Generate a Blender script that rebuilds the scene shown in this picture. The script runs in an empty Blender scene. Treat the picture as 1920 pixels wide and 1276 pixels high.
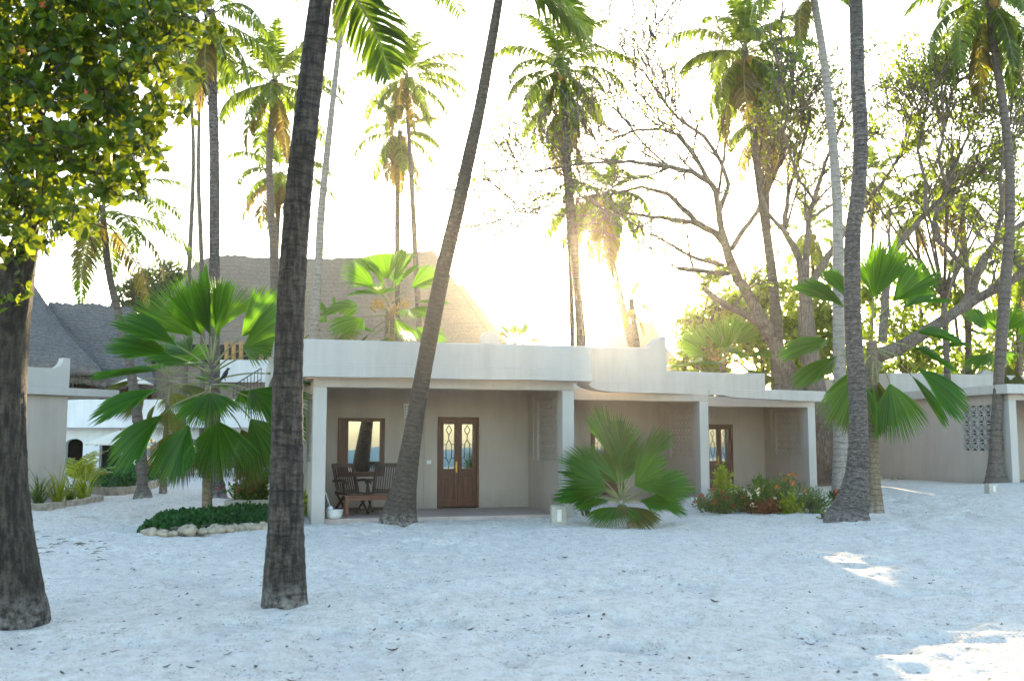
import bpy, math, random
import numpy as np
from mathutils import Vector, Matrix, Quaternion
SC = bpy.context.scene
COL = SC.collection
R = math.radians
rnd = random.Random(7)
# ------------------------------------------------------------------ camera
HAZE_D = .00024
FPX = 1867.0
PITCH = math.atan2(192.0, FPX)
EYE = 1.5
cam_d = bpy.data.cameras.new('camera')
cam_d.lens = 35.0; cam_d.sensor_width = 36.0
cam_d.clip_start = 0.05; cam_d.clip_end = 6000
cam_d.dof.use_dof = True; cam_d.dof.focus_distance = 19.0; cam_d.dof.aperture_fstop = 2.6
cam = bpy.data.objects.new('camera', cam_d); COL.objects.link(cam)
cam.location = (0, 0, EYE); cam.rotation_euler = (math.pi/2 + PITCH, 0, 0)
SC.camera = cam
_F = Vector((0, math.cos(PITCH), math.sin(PITCH))); _U = Vector((0, -math.sin(PITCH), math.cos(PITCH)))
def ray(px, py):
    return _F*FPX + Vector((1, 0, 0))*(px-960) + _U*(638-py)
def P(px, py, Y):                       # point seen at photo pixel (px,py), Y metres ahead of the camera
    d = ray(px, py); d *= Y/d.y
    return Vector((d.x, d.y, d.z+EYE))
def G(px, py, z=0.0):                   # point on the ground seen at photo pixel
    d = ray(px, py); k = (z-EYE)/d.z
    return Vector((d.x*k, d.y*k, z))
def MW(w, Y): return w*Y/FPX            # pixel width to metres
# ------------------------------------------------------------------ light
SUN_DIR = ray(1090, 478).normalized()
SUN_EL = math.asin(SUN_DIR.z); SUN_AZ = math.atan2(SUN_DIR.x, SUN_DIR.y)
SC.view_settings.view_transform = 'Standard'; SC.view_settings.look = 'None'
SC.view_settings.exposure = 2.45; SC.view_settings.gamma = 1.0
wd = bpy.data.worlds.new('World'); SC.world = wd; wd.use_nodes = True
wn = wd.node_tree; bg = wn.nodes['Background']
sky = wn.nodes.new('ShaderNodeTexSky'); sky.sky_type = 'NISHITA'; sky.sun_disc = False
sky.sun_elevation = SUN_EL; sky.sun_rotation = SUN_AZ
sky.air_density = 1.0; sky.dust_density = 1.0; sky.ozone_density = 1.0
wn.links.new(sky.outputs[0], bg.inputs[0]); bg.inputs[1].default_value = 0.15
sl = bpy.data.lights.new('sun', 'SUN'); sl.energy = 3.0; sl.angle = R(0.5); sl.color = (1.0, 0.76, 0.44)
so = bpy.data.objects.new('sun', sl); COL.objects.link(so)
so.rotation_euler = (-SUN_DIR).to_track_quat('-Z', 'Y').to_euler(); so.location = (4, 60, 14)
SC.render.engine = 'CYCLES'
cy = SC.cycles
cy.use_denoising = True
try: cy.denoiser = 'OPENIMAGEDENOISE'
except Exception: pass
cy.max_bounces = 8; cy.diffuse_bounces = 4; cy.glossy_bounces = 3; cy.transmission_bounces = 5; cy.transparent_max_bounces = 8
cy.volume_bounces = 1; cy.sample_clamp_indirect = 6.0
cy.caustics_reflective = False; cy.caustics_refractive = False
# ------------------------------------------------------------------ materials
MATS = {}
def srgb(r, g, b):
    f = lambda c: (c/255/12.92) if c/255 <= .04045 else ((c/255+.055)/1.055)**2.4
    return (f(r), f(g), f(b), 1)
class NT:
    def __init__(s, name):
        m = bpy.data.materials.new(name); m.use_nodes = True; s.m = m; s.t = m.node_tree
        s.b = s.t.nodes['Principled BSDF']; s.out = s.t.nodes['Material Output']
    def n(s, typ, **kw):
        x = s.t.nodes.new(typ)
        for k, v in kw.items():
            if k.startswith('i_'):
                key = k[2:]; x.inputs[int(key) if key.isdigit() else key].default_value = v
            else: setattr(x, k, v)
        return x
    def l(s, a, b): s.t.links.new(a, b)
    def coord(s, scale=(1, 1, 1), kind='Object'):
        tc = s.n('ShaderNodeTexCoord'); mp = s.n('ShaderNodeMapping'); s.l(tc.outputs[kind], mp.inputs[0])
        mp.inputs['Scale'].default_value = scale; return mp.outputs[0]
    def noise(s, vec, scale, detail=4, rough=.55, dist=0.0):
        x = s.n('ShaderNodeTexNoise'); s.l(vec, x.inputs['Vector'])
        x.inputs['Scale'].default_value = scale; x.inputs['Detail'].default_value = detail
        x.inputs['Roughness'].default_value = rough; x.inputs['Distortion'].default_value = dist
        return x.outputs[0]
    def ramp(s, fac, stops):
        x = s.n('ShaderNodeValToRGB'); s.l(fac, x.inputs[0]); e = x.color_ramp.elements
        while len(e) < len(stops): e.new(.5)
        for k, (p, c) in enumerate(stops):
            e[k].position = p; e[k].color = c if len(c) == 4 else (*c, 1)
        return x.outputs[0]
    def math(s, op, a, b=None):
        x = s.n('ShaderNodeMath', operation=op)
        for k, v in enumerate((a, b)):
            if v is None: continue
            if isinstance(v, (int, float)): x.inputs[k].default_value = v
            else: s.l(v, x.inputs[k])
        return x.outputs[0]
    def mix(s, fac, a, b, blend='MIX'):
        x = s.n('ShaderNodeMix', data_type='RGBA', blend_type=blend)
        for sock, v in ((x.inputs[0], fac), (x.inputs[6], a), (x.inputs[7], b)):
            if isinstance(v, (int, float)): sock.default_value = v
            elif isinstance(v, tuple): sock.default_value = v if len(v) == 4 else (*v, 1)
            else: s.l(v, sock)
        return x.outputs[2]
    def bump(s, h, strength=.3, dist=.02):
        x = s.n('ShaderNodeBump'); s.l(h, x.inputs['Height'])
        x.inputs['Strength'].default_value = strength; x.inputs['Distance'].default_value = dist
        s.l(x.outputs[0], s.b.inputs['Normal']); return x
    def col(s, c): s.l(c, s.b.inputs['Base Color'])
    def rough(s, v): s.b.inputs['Roughness'].default_value = v
def simple(name, c, rough=.6, var=.15, scale=6, bump=0.1, bscale=40, stretch=(1, 1, 1), bdist=.01, metal=0.0):
    q = NT(name); v = q.coord(stretch)
    a = tuple(x*(1-var) for x in c); b = tuple(min(1, x*(1+var)) for x in c)
    q.col(q.ramp(q.noise(v, scale), [(.3, a), (.7, b)])); q.rough(rough)
    q.b.inputs['Metallic'].default_value = metal
    if bump: q.bump(q.noise(v, bscale, 5), bump, bdist)
    MATS[name] = q.m; return q.m
def plaster(name, c, stain=.12):
    q = NT(name); v = q.coord((1, 1, 1)); vs = q.coord((2.2, 2.2, .22))
    base = q.ramp(q.noise(v, 1.3, 5), [(.3, tuple(x*.93 for x in c)), (.7, tuple(min(1, x*1.04) for x in c))])
    st = q.ramp(q.noise(vs, 1.6, 6, .65), [(.42, (1, 1, 1)), (.75, (1-stain, 1-stain*1.05, 1-stain*1.15))])
    sep = q.n('ShaderNodeSeparateXYZ'); g = q.n('ShaderNodeNewGeometry'); q.l(g.outputs['Position'], sep.inputs[0])
    mr = q.n('ShaderNodeMapRange'); q.l(sep.outputs[2], mr.inputs[0]); mr.inputs[1].default_value = .05; mr.inputs[2].default_value = .5
    mr.inputs[3].default_value = 1.0; mr.inputs[4].default_value = 0.0
    splash = q.math('MULTIPLY', mr.outputs[0], q.noise(v, 5, 5))
    c2 = q.mix(1.0, base, st, 'MULTIPLY')
    c3 = q.mix(splash, c2, tuple(x*.62 for x in c))
    q.col(c3); q.rough(.85)
    q.bump(q.math('ADD', q.noise(v, 55, 4), q.math('MULTIPLY', q.noise(v, 6, 3), 2.0)), .22, .006)
    MATS[name] = q.m; return q.m
plaster('plaster_white', (.49, .455, .415), .14); plaster('plaster_taupe', (.475, .405, .345), .13); plaster('plaster_bright', (.72, .72, .72))
simple('interior_shade', (.03, .028, .026), .9, .2, 3, 0)  # near-black colour standing in for the shade of unlit interiors
simple('tile_floor', (.42, .34, .30), .55, .12, 5, .1, 30)
simple('wood_red', (.098, .031, .012), .5, .35, 3, .15, 20, (9, 9, .8))
simple('wood_dark', (.055, .03, .02), .45, .35, 4, .15, 30, (6, 6, 1.2))
simple('wood_table', (.16, .065, .035), .5, .3, 4, .15, 30, (1.2, 8, 8))
simple('wood_gold', (.42, .22, .07), .5, .25, 4, .1, 20, (7, 7, .7))
simple('bamboo', (.40, .20, .06), .5, .35, 3, .4, 6, (16, 16, .5), .02)
simple('iron', (.03, .03, .032), .5, .2, 10, .1)
simple('brass', (.45, .28, .08), .3, .1, 10, 0, metal=1.0)
simple('white_plastic', (.75, .75, .74), .4, .03, 10, 0)
simple('ceramic', (.72, .72, .70), .35, .06, 9, .05)
simple('canvas', (.70, .64, .52), .8, .08, 12, .15, 90)
simple('white_fabric', (.8, .8, .82), .85, .04, 8, .2, 30)
simple('concrete', (.46, .42, .37), .9, .15, 14, .3, 70)
simple('coral_stone', (.40, .335, .245), .95, .35, 7, .9, 24, bdist=.05)
simple('earth', (.16, .12, .08), .95, .3, 9, .5, 40)
simple('dead_leaf', (.085, .05, .035), .8, .45, 14, .2, 50)
simple('bird_black', (.012, .012, .015), .5, .2, 20, .1)
simple('flower_red', (.48, .06, .03), .6, .25, 12, 0)
simple('flower_orange', (.75, .20, .03), .6, .25, 12, 0)
simple('flower_cream', (.8, .75, .5), .6, .1, 12, 0)
simple('coconut', (.42, .24, .05), .55, .35, 4, .1)
simple('petiole', (.20, .22, .075), .55, .2, 6, .15, 30, (1, 1, 4))
simple('cloth_grey', (.35, .36, .38), .9, .1, 8, .1)
def leaf_mat(name, c, tc, rough=.42, trans=.42, var=.35, brown=None):
    q = NT(name); g = q.n('ShaderNodeNewGeometry')
    v = q.coord((1, 1, 1))
    f = q.math('ADD', q.math('MULTIPLY', g.outputs['Random Per Island'], .75), q.math('MULTIPLY', q.noise(v, .9, 2), .35))
    lo = tuple(x*(1-var) for x in c); hi = tuple(min(1, x*(1+var)) for x in c)
    stops = [(.12, lo), (.8, hi)]
    tlo = tuple(x*(1-var) for x in tc); thi = tuple(min(1, x*(1+var)) for x in tc)
    tst = [(.12, tlo), (.8, thi)]
    if brown: stops.append((.93, brown)); tst.append((.93, tuple(min(1, x*2) for x in brown)))
    q.col(q.ramp(f, stops)); q.rough(rough)
    q.b.inputs['Specular IOR Level'].default_value = .35
    t = q.n('ShaderNodeBsdfTranslucent'); q.l(q.ramp(f, tst), t.inputs[0])
    mx = q.n('ShaderNodeMixShader'); mx.inputs[0].default_value = trans
    q.l(q.b.outputs[0], mx.inputs[1]); q.l(t.outputs[0], mx.inputs[2]); q.l(mx.outputs[0], q.out.inputs[0])
    MATS[name] = q.m; return q.m
leaf_mat('leaf_coco', (.038, .075, .014), (.25, .37, .02), trans=.52)
leaf_mat('leaf_coco_old', (.09, .08, .02), (.34, .29, .035), brown=(.13, .075, .025))
leaf_mat('leaf_fan', (.030, .112, .008), (.19, .46, .010), rough=.36, var=.35)
leaf_mat('leaf_fan_old', (.06, .075, .015), (.26, .28, .03), rough=.4, var=.3)
leaf_mat('leaf_broad', (.035, .075, .010), (.25, .31, .010), rough=.33, var=.5)
leaf_mat('leaf_tree', (.05, .10, .014), (.36, .50, .03), var=.45)
leaf_mat('leaf_dark', (.03, .055, .018), (.10, .16, .03), var=.4)
leaf_mat('leaf_cover', (.014, .060, .014), (.04, .15, .02), rough=.5, var=.5)
leaf_mat('leaf_yellow', (.20, .24, .02), (.45, .50, .04), var=.4)
leaf_mat('leaf_shrub', (.05, .095, .02), (.20, .30, .03), var=.5)
leaf_mat('leaf_rust', (.13, .05, .02), (.35, .14, .04), var=.5)
leaf_mat('leaf_dry', (.17, .10, .04), (.45, .28, .08), var=.4)
def bark(name, dark, light, ring=9.0, patch=.5, vert=.3, bumpd=.03):
    q = NT(name); a = q.n('ShaderNodeAttribute', attribute_name='along'); v = q.coord((1, 1, 1)); vr = q.coord((5.5, 5.5, 15)); vv = q.coord((15, 15, 2.6)); vg = q.coord((1, 1, 1.5))
    ph = q.math('ADD', q.math('MULTIPLY', a.outputs['Fac'], ring), q.math('MULTIPLY', q.noise(v, 4, 3), .9))
    fr = q.math('FRACT', ph)
    line = q.ramp(fr, [(0, (0, 0, 0)), (.16, (.75, .75, .75)), (.86, (1, 1, 1)), (1, (0, 0, 0))])
    blot = q.ramp(q.math('ADD', q.math('MULTIPLY', q.noise(vr, 2.2, 5, .62), 1-vert), q.math('MULTIPLY', q.noise(vv, 1.6, 5, .6), vert)),
                  [(.5-.13*patch-.02, (0, 0, 0)), (.5+.14, (1, 1, 1))])
    big = q.noise(v, .9, 3)
    c = q.mix(blot, dark, light)
    c = q.mix(q.ramp(big, [(.35, (0, 0, 0)), (.7, (.6, .6, .6))]), c, tuple(d*.8+l*.2 for d, l in zip(dark, light)))
    c2 = q.mix(q.math('MULTIPLY', q.math('SUBTRACT', 1.0, line), q.math('MULTIPLY', q.ramp(q.noise(v, 2.3, 3), [(.35, (.1, .1, .1)), (.65, (1, 1, 1))]), .8)), c, tuple(x*.35 for x in dark))
    gr = q.ramp(q.noise(vg, 46, 4, .75), [(.28, (.45, .45, .45)), (.5, (1, 1, 1)), (.75, (1.55, 1.5, 1.45))])
    c2 = q.mix(1.0, c2, gr, 'MULTIPLY')
    g = q.n('ShaderNodeNewGeometry'); sp = q.n('ShaderNodeSeparateXYZ'); q.l(g.outputs['Position'], sp.inputs[0])
    mr = q.n('ShaderNodeMapRange'); q.l(sp.outputs[2], mr.inputs[0]); mr.inputs[1].default_value = .02; mr.inputs[2].default_value = .30; mr.inputs[3].default_value = 1.0; mr.inputs[4].default_value = 0.0
    dust = q.math('MULTIPLY', mr.outputs[0], q.ramp(q.noise(v, 13, 5, .7), [(.42, (0, 0, 0)), (.62, (1, 1, 1))]))
    c2 = q.mix(q.math('MULTIPLY', dust, .5), c2, (.55, .51, .46))
    q.col(c2); q.rough(.9)
    h = q.math('ADD', q.math('MULTIPLY', line, .8), q.math('ADD', q.math('MULTIPLY', q.noise(vr, 3, 6, .7), .9), q.math('MULTIPLY', q.noise(vv, 3, 5, .7), .7)))
    q.bump(h, .75, bumpd)
    MATS[name] = q.m; return q.m
bark('bark_main', (.010, .007, .0055), (.125, .10, .078), 7.5, .35, .6)
bark('bark_lean', (.05, .037, .027), (.125, .098, .075), 11, .6, .2)
bark('bark_ring', (.035, .029, .026), (.21, .185, .165), 9, .7, .15)
bark('bark_pale', (.20, .175, .15), (.40, .36, .32), 6, .8, .2, .01)
bark('bark_far', (.09, .072, .058), (.20, .165, .135), 5, .7, .2)
bark('bark_fan', (.15, .11, .07), (.32, .25, .17), 9, .7, .4)
bark('bark_tree', (.10, .078, .06), (.30, .245, .195), .7, .7, .8, .05)
bark('bark_near', (.018, .013, .009), (.13, .105, .08), .9, .4, .85, .08)
def thatch(name, c, courses=3.2, k=1.0):
    q = NT(name); a = q.n('ShaderNodeAttribute', attribute_name='along'); v = q.coord((1, 1, 1)); vs = q.coord((5, 5, 1.2))
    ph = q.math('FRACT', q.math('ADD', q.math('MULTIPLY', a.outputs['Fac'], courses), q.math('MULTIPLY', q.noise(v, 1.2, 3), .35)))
    sh = q.ramp(ph, [(0, (.3, .3, .3)), (.22, (1, 1, 1)), (1, (.72, .72, .72))])  # shade between the thatch courses, put into the colour
    n = q.ramp(q.noise(vs, 3, 6, .75), [(.3, tuple(x*.6 for x in c)), (.7, tuple(x*1.35 for x in c))])
    big = q.ramp(q.noise(v, .35, 4), [(.3, (.75, .75, .78)), (.7, (1.1, 1.05, 1))])
    cc = q.mix(1.0, n, big, 'MULTIPLY'); cc = q.mix(1.0, cc, q.ramp(q.noise(q.coord((2.2, 2.2, 9)), 2.4, 5, .7), [(.32, (1-.58*k,)*3), (.68, (1+.42*k, 1+.40*k, 1+.36*k))]), 'MULTIPLY')
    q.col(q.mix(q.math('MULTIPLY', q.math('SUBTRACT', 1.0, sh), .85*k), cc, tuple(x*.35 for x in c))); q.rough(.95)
    q.bump(q.math('ADD', sh, q.math('MULTIPLY', q.noise(vs, 6, 6, .75), 1.2)), .8, .06)
    MATS[name] = q.m; return q.m
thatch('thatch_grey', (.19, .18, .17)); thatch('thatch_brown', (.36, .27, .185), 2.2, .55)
q = NT('glass_reflective'); q.b.inputs['Base Color'].default_value = (.012, .012, .013, 1); q.rough(.12)
gl = q.n('ShaderNodeBsdfGlossy'); gl.inputs['Roughness'].default_value = .02; gl.inputs['Color'].default_value = (.9, .95, 1, 1)
vv = q.coord((1, 1, 1)); bp = q.n('ShaderNodeBump'); q.l(q.noise(vv, 1.1, 1), bp.inputs['Height']); bp.inputs['Strength'].default_value = .12; bp.inputs['Distance'].default_value = .02
q.l(bp.outputs[0], gl.inputs['Normal'])
mx = q.n('ShaderNodeMixShader'); mx.inputs[0].default_value = .34
q.l(q.b.outputs[0], mx.inputs[1]); q.l(gl.outputs[0], mx.inputs[2]); q.l(mx.outputs[0], q.out.inputs[0]); MATS['glass'] = q.m
q = NT('lamp_glass'); q.b.inputs['Base Color'].default_value = (.7, .72, .72, 1); q.rough(.15); MATS['lamp_glass'] = q.m
# sand: pale coral sand with fine litter
q = NT('sand'); v = q.coord((1, 1, 1))
c = q.ramp(q.noise(v, .45, 5, .6), [(.3, (.79, .735, .66)), (.7, (.88, .835, .76))])
c = q.mix(q.ramp(q.noise(v, 7, 6, .75), [(.32, (.8, .8, .8)), (.56, (0, 0, 0))]), c, (.56, .50, .43))  # blotches: debris, plus the shade of small hollows put into the colour
c = q.mix(q.ramp(q.noise(v, 34, 4, .8), [(.30, (.75, .75, .75)), (.46, (0, 0, 0))]), c, (.46, .40, .33))
vo = q.n('ShaderNodeTexVoronoi', feature='F1'); vo.inputs['Scale'].default_value = 6.5; q.l(v, vo.inputs['Vector'])
speck = q.math('MULTIPLY', q.math('LESS_THAN', vo.outputs['Distance'], .13), q.math('GREATER_THAN', q.noise(v, .8, 3), .50))
vo2 = q.n('ShaderNodeTexVoronoi', feature='F1'); vo2.inputs['Scale'].default_value = 17; q.l(v, vo2.inputs['Vector'])
speck2 = q.math('MULTIPLY', q.math('LESS_THAN', vo2.outputs['Distance'], .19), q.math('GREATER_THAN', q.noise(v, 1.7, 3), .53))
vo3 = q.n('ShaderNodeTexVoronoi', feature='F1'); vo3.inputs['Scale'].default_value = 31; q.l(v, vo3.inputs['Vector'])
speck3 = q.math('MULTIPLY', q.math('LESS_THAN', vo3.outputs['Distance'], .24), q.math('GREATER_THAN', q.noise(v, 2.6, 4), .53))
c = q.mix(q.math('MULTIPLY', speck3, .6), c, (.20, .15, .11))
c = q.mix(q.math('MULTIPLY', speck, .75), c, (.16, .11, .08)); c = q.mix(q.math('MULTIPLY', speck2, .55), c, (.22, .17, .13))
q.col(c); q.rough(.95)
q.bump(q.math('ADD', q.math('ADD', q.math('MULTIPLY', q.noise(v, 6, 4, .6), 3.0), q.math('MULTIPLY', q.noise(v, 19, 4, .6), 1.4)), q.math('MULTIPLY', q.noise(v, 70, 3, .7), .5)), 1.0, .045); MATS['sand'] = q.m
q = NT('sea_water'); v = q.coord((1, 1, 1)); q.b.inputs['Base Color'].default_value = (.015, .17, .24, 1); q.rough(.55)
q.bump(q.noise(v, .8, 4), .5, .15); MATS['sea_water'] = q.m
# ------------------------------------------------------------------ mesh helpers
class MB:
    def __init__(s): s.v = []; s.f = []; s.m = []; s.a = {}
    def add(s, vs, fs, mi=0, along=None):
        o = len(s.v); s.v.extend(vs); s.f.extend([tuple(i+o for i in f) for f in fs]); s.m.extend([mi]*len(fs))
        if along is not None:
            for k, x in enumerate(along): s.a[o+k] = x
    def box(s, T, u0, u1, v0, v1, z0, z1, mi=0):
        c = [T(u, v, z) for z in (z0, z1) for (u, v) in ((u0, v0), (u1, v0), (u1, v1), (u0, v1))]
        s.add(c, [(3, 2, 1, 0), (4, 5, 6, 7), (0, 1, 5, 4), (1, 2, 6, 5), (2, 3, 7, 6), (3, 0, 4, 7)], mi)
    def bar(s, p0, p1, w, h, up=(0, 0, 1), mi=0):
        p0 = Vector(p0); p1 = Vector(p1); d = (p1-p0).normalized(); up = Vector(up)
        sd = d.cross(up)
        if sd.length < 1e-4: sd = d.cross(Vector((0, 1, 0)))
        sd.normalize(); n = sd.cross(d)
        c = [p+sd*a*w/2+n*b*h/2 for p in (p0, p1) for a, b in ((-1, -1), (1, -1), (1, 1), (-1, 1))]
        s.add(c, [(3, 2, 1, 0), (4, 5, 6, 7), (0, 1, 5, 4), (1, 2, 6, 5), (2, 3, 7, 6), (3, 0, 4, 7)], mi)
    def tube(s, pts, rad, n=8, mi=0, cap=True, jit=0.0, rg=None, lobes=None):
        pts = [Vector(p) for p in pts]; N = len(pts)
        tan = [(pts[min(i+1, N-1)]-pts[max(i-1, 0)]).normalized() for i in range(N)]
        t0 = tan[0]; ref = Vector((0, 1, 0)) if abs(t0.y) < .9 else Vector((1, 0, 0))
        x = t0.cross(ref).normalized(); vs = []; al = []; L = 0
        for i in range(N):
            if i: L += (pts[i]-pts[i-1]).length
            x = (x-tan[i]*x.dot(tan[i])).normalized(); y = tan[i].cross(x)
            for k in range(n):
                a = 2*math.pi*k/n; r = rad[i]
                if jit: r *= 1+(rg or rnd).uniform(-jit, jit)
                if lobes: r *= lobes(a, i, L)
                vs.append(pts[i]+(x*math.cos(a)+y*math.sin(a))*r); al.append(L)
        fs = [(i*n+k, i*n+(k+1) % n, (i+1)*n+(k+1) % n, (i+1)*n+k) for i in range(N-1) for k in range(n)]
        if cap: fs += [tuple(range(n-1, -1, -1)), tuple((N-1)*n+k for k in range(n))]
        s.add(vs, fs, mi, al)
    def lathe(s, prof, c, n=20, mi=0, sx=1, sy=1):
        c = Vector(c); vs = [c+Vector((r*math.cos(2*math.pi*k/n)*sx, r*math.sin(2*math.pi*k/n)*sy, z)) for r, z in prof for k in range(n)]
        fs = [(i*n+k, i*n+(k+1) % n, (i+1)*n+(k+1) % n, (i+1)*n+k) for i in range(len(prof)-1) for k in range(n)]
        fs += [tuple(range(n-1, -1, -1)), tuple((len(prof)-1)*n+k for k in range(n))]
        s.add(vs, fs, mi)
    def blob(s, c, r, sc=(1, 1, 1), mi=0, rg=None, rough=.2, nu=10, nv=6):
        rg = rg or rnd; c = Vector(c); ph = [rg.uniform(0, 6.28) for _ in range(6)]; vs = []
        for j in range(nv+1):
            t = math.pi*j/nv
            for k in range(nu):
                a = 2*math.pi*k/nu
                q_ = 1+rough*(math.sin(2*a+ph[0]+t)*.5+math.sin(3*t+ph[1]+a)*.5+math.sin(5*a+ph[2]-2*t)*.3)+rg.uniform(-1, 1)*rough*.25
                vs.append(c+Vector((math.sin(t)*math.cos(a)*sc[0], math.sin(t)*math.sin(a)*sc[1], math.cos(t)*sc[2]))*r*q_)
        fs = [(j*nu+k, (j+1)*nu+k, (j+1)*nu+(k+1) % nu, j*nu+(k+1) % nu) for j in range(nv) for k in range(nu)]
        s.add(vs, fs, mi)
    def leaves(s, pts, size, aspect=.45, mi=0, rg=None, bias=(0, 0, 0), fold=.25, sv=.35, dirs=None):
        rg = rg or rnd; b = Vector(bias)
        for i, p in enumerate(pts):
            d = Vector((rg.gauss(0, 1), rg.gauss(0, 1), rg.gauss(0, 1))).normalized()*.9+b
            if dirs is not None: d = d*.6+dirs[i]
            if d.length < .05: d = Vector((0, 0, 1))
            d.normalize(); r2 = Vector((rg.gauss(0, 1), rg.gauss(0, 1), rg.gauss(0, 1)))
            sd = d.cross(r2)
            if sd.length < .02: sd = d.cross(Vector((0, 1, .3)))
            sd.normalize(); n = sd.cross(d)
            L = size*(1+rg.uniform(-sv, sv)); w = L*aspect*.5; p = Vector(p)
            m1 = p+d*L*.33+n*L*fold*.1; m2 = p+d*L*.7-n*L*fold*.12; t = p+d*L-n*L*fold*.5
            s.add([p, m1+sd*w*.82+n*w*fold, m1, m1-sd*w*.82+n*w*fold, m2+sd*w*.95+n*w*fold, m2, m2-sd*w*.95+n*w*fold, t],
                  [(0, 1, 2), (0, 2, 3), (1, 4, 5, 2), (2, 5, 6, 3), (4, 7, 5), (5, 7, 6)], mi)
    def build(s, name, mats, parent=None, smooth=True, bevel=0.0):
        me = bpy.data.meshes.new(name); loc = Vector(parent['_wl']) if parent is not None and '_wl' in parent else Vector((0, 0, 0))
        if parent is None: loc = s.origin if hasattr(s, 'origin') else Vector((0, 0, 0))
        lx, ly, lz = loc
        me.from_pydata([(p[0]-lx, p[1]-ly, p[2]-lz) for p in s.v], [], s.f)
        if isinstance(mats, str): mats = [mats]
        for m in mats: me.materials.append(MATS[m])
        if len(mats) > 1: me.polygons.foreach_set('material_index', s.m)
        if s.a:
            at = me.attributes.new('along', 'FLOAT', 'POINT'); arr = np.zeros(len(s.v), np.float32)
            for k, x in s.a.items(): arr[k] = x
            at.data.foreach_set('value', arr)
        if smooth: me.polygons.foreach_set('use_smooth', [True]*len(me.polygons))
        me.update()
        if smooth == 'edge': me.set_sharp_from_angle(angle=R(38))
        o = bpy.data.objects.new(name, me); COL.objects.link(o)
        if parent is not None: o.parent = parent; o['_wl'] = tuple(loc)
        else: o.location = loc; o['_wl'] = tuple(loc)
        if bevel:
            b = o.modifiers.new('bevel', 'BEVEL'); b.width = bevel; b.segments = 2; b.limit_method = 'ANGLE'; b.angle_limit = R(40)
        return o
def tag(o, label=None, cat=None, group=None, kind=None):
    if label: o['label'] = label
    if cat: o['category'] = cat
    if group: o['group'] = group
    if kind: o['kind'] = kind
    return o
def thing(name, label, cat, loc, group=None):
    o = bpy.data.objects.new(name, None); COL.objects.link(o); o.empty_display_size = .2
    o.location = loc; o['_wl'] = tuple(loc); return tag(o, label, cat, group)
def frame(ox, oy, yaw, oz=0.0):
    c, s_ = math.cos(yaw), math.sin(yaw)
    return lambda u, v, z: Vector((ox+u*c-v*s_, oy+u*s_+v*c, oz+z))
def hbox(mb, T, u0, u1, v0, v1, z0, z1, holes, mi=0):   # wall in the u-z plane with rectangular openings (u0,u1,z0,z1), sorted by u
    u = u0
    for (a, b, c, d) in holes:
        if a > u: mb.box(T, u, a, v0, v1, z0, z1, mi)
        if c > z0: mb.box(T, a, b, v0, v1, z0, c, mi)
        if d < z1: mb.box(T, a, b, v0, v1, d, z1, mi)
        u = b
    if u < u1: mb.box(T, u, u1, v0, v1, z0, z1, mi)
# value noise on the ground plane
_rs = np.random.RandomState(3); _lat = _rs.rand(256, 256)
def vnoise(x, y):
    xi = np.floor(x).astype(int); yi = np.floor(y).astype(int); fx = x-xi; fy = y-yi
    fx = fx*fx*(3-2*fx); fy = fy*fy*(3-2*fy); a = lambda i, j: _lat[(xi+i) % 256, (yi+j) % 256]
    return (a(0, 0)*(1-fx)+a(1, 0)*fx)*(1-fy)+(a(0, 1)*(1-fx)+a(1, 1)*fx)*fy
def sstep(a, b, x): t = np.clip((x-a)/(b-a), 0, 1); return t*t*(3-2*t)
MOUNDS = []      # (x, y, radius, height): sand heaped against trunks and beds
def sand_h(x, y, fine=True):
    x = np.asarray(x, float); y = np.asarray(y, float)
    h = .25*sstep(7.5, 13, x)*sstep(19, 28, y)
    dm = 1-.7*sstep(14, 19, y); h = h+dm*(.10*(vnoise(x*.28+9, y*.28+3)-.5)+.05*(vnoise(x*.9+40, y*.9)-.5))
    if fine:
        h = h+.045*(vnoise(x*3.3, y*3.3)-.5)+.026*(vnoise(x*7.1+5, y*7.1)-.5)+.020*(vnoise(x*13+5, y*13+2)-.5)
        d = vnoise(x*2.1+70, y*2.1+31); h = h-.06*sstep(.64, .86, d)          # foot dimples
    for (mx_, my_, mr_, mh_) in MOUNDS:
        h = h+mh_*np.exp(-((x-mx_)**2+(y-my_)**2)/(mr_*mr_))
    return h
def gz(x, y): return float(sand_h(np.array([x]), np.array([y]), False)[0])
def proj(p):
    d = Vector(p)-Vector((0, 0, EYE)); k = d.dot(_F)
    return 960+FPX*d.x/k, 638-FPX*d.dot(_U)/k
def u_at(T, v, px, z=1.5, lo=-12.0, hi=14.0):
    for _ in range(50):
        m = (lo+hi)/2
        if proj(T(m, v, z))[0] < px: lo = m
        else: hi = m
    return m
def v_at(T, u, px, z=1.5, lo=0.0, hi=14.0):     # along a side wall running away to the left
    for _ in range(50):
        m = (lo+hi)/2
        if proj(T(u, m, z))[0] > px: lo = m
        else: hi = m
    return m
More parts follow.
